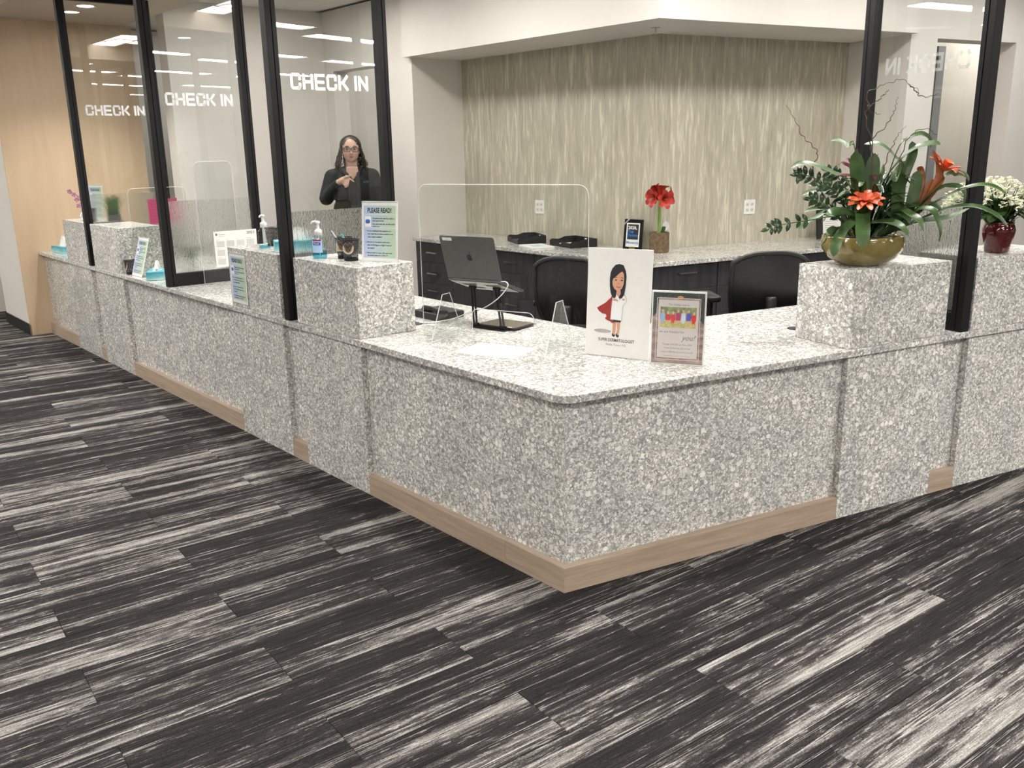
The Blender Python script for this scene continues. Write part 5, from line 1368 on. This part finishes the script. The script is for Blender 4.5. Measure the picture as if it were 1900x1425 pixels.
# ================================================================== the person behind the desk
def voxel_union(mb, name, vox, mat, parent, smooth_it=3):
    me = bpy.data.meshes.new(name); me.from_pydata([tuple(q) for q in mb.v], [], mb.f)
    bm = bmesh.new(); bm.from_mesh(me); bmesh.ops.remove_doubles(bm, verts=bm.verts, dist=1e-6); bmesh.ops.recalc_face_normals(bm, faces=bm.faces); bm.to_mesh(me); bm.free()
    ob = bpy.data.objects.new(name, me); COL.objects.link(ob)
    r = ob.modifiers.new('r', 'REMESH'); r.mode = 'VOXEL'; r.voxel_size = vox
    if smooth_it: s_ = ob.modifiers.new('s', 'SMOOTH'); s_.iterations = smooth_it; s_.factor = .5
    dg = bpy.context.evaluated_depsgraph_get(); dg.update()
    out = bpy.data.meshes.new_from_object(ob.evaluated_get(dg)); out.name = name
    bpy.data.objects.remove(ob); bpy.data.meshes.remove(me)
    out.materials.clear(); out.materials.append(mat); out.shade_smooth()
    o = bpy.data.objects.new(name, out); COL.objects.link(o); o.parent = parent
    return o
def limb(m, pts, rs, n=14):
    P = [Vector(p) for p in pts]
    m.tube(P, rs, n)
    for p, r in zip(P, rs): m.ball(p, r*.995, n, 10)
PP = pL(4.60, 1.96)
per = thing('person', 'person in black jacket and glasses with wavy brown hair, holding a pen', 'person', (PP.x, PP.y, 0), yaw_to(PP)+.03)
skin_m = plain('skin', (.56,.345,.265), .5, var=.05, scale=40); hair_m = leaf_mat('brown_hair', (.020,.013,.009), (.060,.038,.024), .45)
cloth = plain('black_jacket', (.008,.009,.011), .75, var=.25, scale=60); shirt = plain('black_shirt', (.006,.006,.007), .8, var=.2, scale=80); pants = plain('black_trousers', (.009,.009,.010), .8, var=.2, scale=60)
HX = .0
b = MB()
# skull, jaw, cheeks, nose, ears, lips, brow
b.ball((HX, .012, 1.625), (.073, .090, .085), 22, 16); b.ball((HX, -.018, 1.575), (.063, .062, .066), 20, 14); b.ball((HX, -.045, 1.532), (.032, .032, .026), 14, 10)
b.ball((HX-.03, -.050, 1.578), (.026, .022, .026), 12, 8); b.ball((HX+.03, -.050, 1.578), (.026, .022, .026), 12, 8)
limb(b, [(HX, -.074, 1.612), (HX, -.083, 1.595), (HX, -.091, 1.582)], [.008, .009, .012], 10); b.ball((HX-.010, -.082, 1.578), .008, 8, 6); b.ball((HX+.010, -.082, 1.578), .008, 8, 6)
b.ball((HX, -.072, 1.553), (.019, .011, .006), 12, 8); b.ball((HX, -.071, 1.545), (.016, .011, .006), 12, 8); b.ball((HX, -.066, 1.632), (.045, .014, .012), 14, 8)
for s_ in (-1, 1): b.ball((HX+s_*.072, .012, 1.598), (.010, .018, .030), 10, 8)
limb(b, [(0, .02, 1.56), (0, .03, 1.47), (0, .035, 1.41)], [.050, .050, .062])
# trunk and legs
b.ball((0, .03, 1.27), (.150, .092, .165), 20, 14); b.ball((0, .03, 1.10), (.135, .090, .16), 20, 14); b.ball((0, .03, .94), (.165, .105, .12), 20, 14)
SR, SL = Vector((-.165, .03, 1.385)), Vector((.165, .03, 1.385))
limb(b, [SR, (0, .03, 1.40), SL], [.055, .065, .055])
for s_ in (-1, 1): limb(b, [(s_*.085, .03, .90), (s_*.09, .02, .50), (s_*.092, .045, .10), (s_*.092, .05, .06)], [.085, .056, .038, .038]); limb(b, [(s_*.092, .06, .045), (s_*.097, -.06, .03), (s_*.10, -.11, .025)], [.034, .032, .022])
# her right arm, bent, hand raised in front of the chest
ER, WR = Vector((-.225, -.01, 1.215)), Vector((-.118, -.205, 1.352))
limb(b, [SR, ER], [.050, .040]); limb(b, [ER, (ER+WR)/2, WR], [.040, .035, .025])
hd = (WR-ER).normalized()
pc = WR+Vector((.040, -.028, .018))
limb(b, [WR, WR+Vector((.018, -.014, .010)), pc], [.023, .026, .027], 12); b.ball(pc+Vector((.004, -.002, -.014)), (.026, .020, .026), 12, 8)
K = pc+Vector((.018, -.012, .010))
def finger(pts, r): limb(b, pts, [r, r*.95, r*.9, r*.75][:len(pts)], 10)
finger([K, K+Vector((.028, -.010, .000)), K+Vector((.048, -.012, -.014)), K+Vector((.066, -.012, -.028))], .0090)           # index, pointing
finger([K+Vector((-.004, -.006, -.018)), K+Vector((.022, -.026, -.020)), K+Vector((.018, -.020, -.042)), K+Vector((.000, -.004, -.044))], .0092)
finger([K+Vector((-.010, -.004, -.034)), K+Vector((.012, -.024, -.040)), K+Vector((.010, -.018, -.060)), K+Vector((-.008, -.002, -.060))], .0090)
finger([K+Vector((-.018, .000, -.048)), K+Vector((.000, -.018, -.056)), K+Vector((-.002, -.012, -.070)), K+Vector((-.014, .000, -.068))], .0080)
finger([pc+Vector((.0, -.012, .016)), pc+Vector((.020, -.026, .030)), pc+Vector((.044, -.028, .028))], .0096)               # thumb
# her left arm hangs down
EL, WL = Vector((.222, .045, 1.13)), Vector((.215, -.02, .90))
limb(b, [SL, EL], [.050, .040]); limb(b, [EL, (EL+WL)/2, WL], [.040, .035, .025])
limb(b, [WL, WL+Vector((0, -.012, -.05)), WL+Vector((0, -.015, -.08))], [.024, .030, .028], 12)
for k in range(4):
    q = WL+Vector((.004, .012-.018*k, -.095)); limb(b, [q, q+Vector((-.004, -.004, -.035)), q+Vector((-.016, -.006, -.064+.006*abs(k-1))), q+Vector((-.026, -.004, -.082+.008*abs(k-1)))], [.009, .0088, .0082, .007], 8)
limb(b, [WL+Vector((-.006, -.03, -.04)), WL+Vector((-.016, -.050, -.075)), WL+Vector((-.020, -.052, -.105))], [.011, .010, .008], 8)
body = voxel_union(b, 'body', .0062, skin_m, per, 3)
# face details
for s_ in (-1, 1):
    x = HX+s_*.029
    e = MB().ball((x, -.0655, 1.611), (.0135, .0085, .0068), 12, 8).build('eye', plain('eye_white', (.62,.58,.55), .3), per, smooth=True)
    MB().ball((x, -.0735, 1.611), (.0050, .0020, .0055), 10, 8).build('iris', plain('iris', (.05,.06,.06), .2), e, smooth=True)
    MB().tube(spline([(x-.017, -.072, 1.632), (x, -.078, 1.637), (x+.017, -.072, 1.632)], 5), .0030, 6).build('eyebrow', hair_m, per)
    MB().tube(spline([(x-.015, -.071, 1.614), (x, -.0765, 1.620), (x+.015, -.071, 1.614)], 5), .0018, 6).build('eyelid', plain('lash', (.05,.03,.025), .6), per)
lipm = plain('lips', (.42,.17,.15), .45)
MB().ball((HX, -.0815, 1.5545), (.021, .006, .0050), 14, 8).ball((HX, -.080, 1.5455), (.018, .0065, .0055), 14, 8).build('lips', lipm, per, smooth=True)
MB().ball((HX, -.0862, 1.5502), (.013, .002, .0020), 12, 6).build('mouth_line', plain('mouth_dark', (.12,.03,.03), .6), per)
# glasses
gl = MB()
for s_ in (-1, 1):
    ring = rrect(HX+s_*.031-.026, HX+s_*.031+.026, 1.592, 1.627, .011, 5)
    gl.tube([Vector((x, -.094+.10*abs(x)**1.6, z)) for x, z in ring+[ring[0]]], .0022, 6, False)
    gl.tube([(HX+s_*.057, -.092, 1.620), (HX+s_*.078, -.03, 1.618), (HX+s_*.078, .02, 1.610)], .0020, 6)
gl.tube([(HX-.006, -.096, 1.613), (HX, -.098, 1.616), (HX+.006, -.096, 1.613)], .0022, 6)
g_ = gl.build('glasses', plain('glasses_frame', (.020,.010,.012), .25), per, smooth=True)
for s_ in (-1, 1): MB().plate(rrect(HX+s_*.031-.024, HX+s_*.031+.024, 1.594, 1.625, .010, 5), -.0930, -.0922).build('lens', M['acrylic'], g_)
# hair: a cap and many wavy locks
hm = MB(); hm.ball((HX, .024, 1.632), (.082, .092, .086), 24, 18)
keep = []
for f in hm.f:
    c_ = sum((hm.v[i_] for i_ in f), Vector())/len(f)
    face_side = c_.y < -.012 and abs(c_.x) < .073 and c_.z < 1.664-.30*abs(c_.x)
    if not face_side and c_.z > 1.56: keep.append(f)
hm.f = keep
hair = hm.build('hair', hair_m, per, smooth=True)
rh = random.Random(21); lk = MB(); hc = Vector((HX, .024, 1.632))
for k in range(210):
    a = rh.uniform(-2.05, 2.05); s_ = 1 if a > 0 else -1      # 0 is the back of the head
    dx, dy = math.sin(a), math.cos(a)
    P = []
    for j in range(6):           # from the parting down over the skull
        ph = .12+(math.pi*.5-.05)*j/5; r = 1.02+.05*rh.random()
        P.append(hc+Vector((.083*r*math.sin(ph)*dx, .093*r*math.sin(ph)*dy*(1 if dy > -.2 else .75), .087*r*math.cos(ph))))
    mid = P[-1]; L = rh.uniform(.13, .22); out = rh.uniform(.012, .060)*abs(dx); ph = rh.uniform(0, 6.28); fr = rh.uniform(1.6, 2.8); am_ = rh.uniform(.006, .014)
    for j in range(1, 11):
        f = j/10; P.append(mid+Vector((s_*out*f**1.1+am_*f**.4*math.sin(fr*6.28*f+ph), .012*f*(1 if dy > 0 else -1.2)+am_*math.cos(fr*6.28*f+ph), -L*f)))
    Q = spline(P, 3); n = len(Q); lk.tube(Q, [.0050*(1-.7*(i_/n)) for i_ in range(n)], 5)
o = lk.build('hair_locks', hair_m, per, smooth=True); o['kind'] = 'stuff'
# clothes
j_ = MB()
j_.ball((0, .03, 1.27), (.172, .118, .165), 22, 14); j_.ball((0, .03, 1.10), (.178, .122, .17), 22, 14); j_.ball((0, .03, .97), (.182, .128, .10), 22, 14)
limb(j_, [SR, (-.08, .035, 1.405), (.08, .035, 1.405), SL], [.070, .066, .066, .070])
limb(j_, [SR, ER+Vector((-.004, .0, .0))], [.070, .060]); limb(j_, [ER, (ER+WR)/2, ER+(WR-ER)*.90], [.060, .050, .038])
limb(j_, [SL, EL+Vector((.006, 0, 0))], [.070, .056]); limb(j_, [EL, (EL+WL)/2, EL+(WL-EL)*.92], [.056, .048, .038])
voxel_union(j_, 'jacket', .011, cloth, per, 4)
# shirt collar, v-neck of skin, open jacket edges
MB().plate([(-.046, 1.470), (.046, 1.470), (.050, 1.432), (.030, 1.395), (.004, 1.362), (-.024, 1.395), (-.050, 1.432)], -.080, -.030).build('neckline', skin_m, per, .006)
lp = MB()
for s_ in (-1, 1):
    lp.tube(spline([(s_*.060, .055, 1.462), (s_*.066, -.02, 1.448), (s_*.048, -.078, 1.410), (s_*.030, -.098, 1.36), (s_*.034, -.108, 1.28), (s_*.036, -.102, 1.12)], 5), [.016]*11+[.012]*15, 8)
lp.build('jacket_edge', cloth, per, smooth=True)
sh_ = MB().ball((0, -.036, 1.25), (.060, .078, .125), 16, 12).build('shirt', shirt, per, smooth=True)
i = text_into(MB(), 'TD', .022, .095, 1.338, -.0935, 'LEFT', 1.2, .3); i.plate([(.085, 1.345), (.094, 1.338), (.094, 1.352)], -.094, -.0932); i.build('chest_logo', plain('teal_thread', (.08,.22,.28), .6), per)
tr_ = MB()
tr_.ball((0, .03, .93), (.172, .116, .11), 20, 12)
for s_ in (-1, 1): limb(tr_, [(s_*.088, .03, .88), (s_*.092, .025, .50), (s_*.094, .045, .11)], [.092, .068, .056])
voxel_union(tr_, 'trousers', .012, pants, per, 3)
for s_ in (-1, 1):
    f_ = MB(); limb(f_, [(s_*.092, .07, .046), (s_*.097, -.06, .040), (s_*.10, -.115, .036)], [.043, .042, .034]); f_.v = [Vector((q.x, q.y, max(q.z, .001))) for q in f_.v]
    voxel_union(f_, 'shoe', .008, M['black_plastic'], per, 2)
pn = thing('pen', 'small silver pen held in the raised hand', 'pen', (PP.x, PP.y, 0), per.rotation_euler.z, 'pens')
MB().tube([pc+Vector((.006, -.030, .014)), pc+Vector((.050, -.032, .034)), pc+Vector((.066, -.033, .041))], [.0045, .0045, .002], 8).build('barrel', M['steel'], pn, smooth=True)
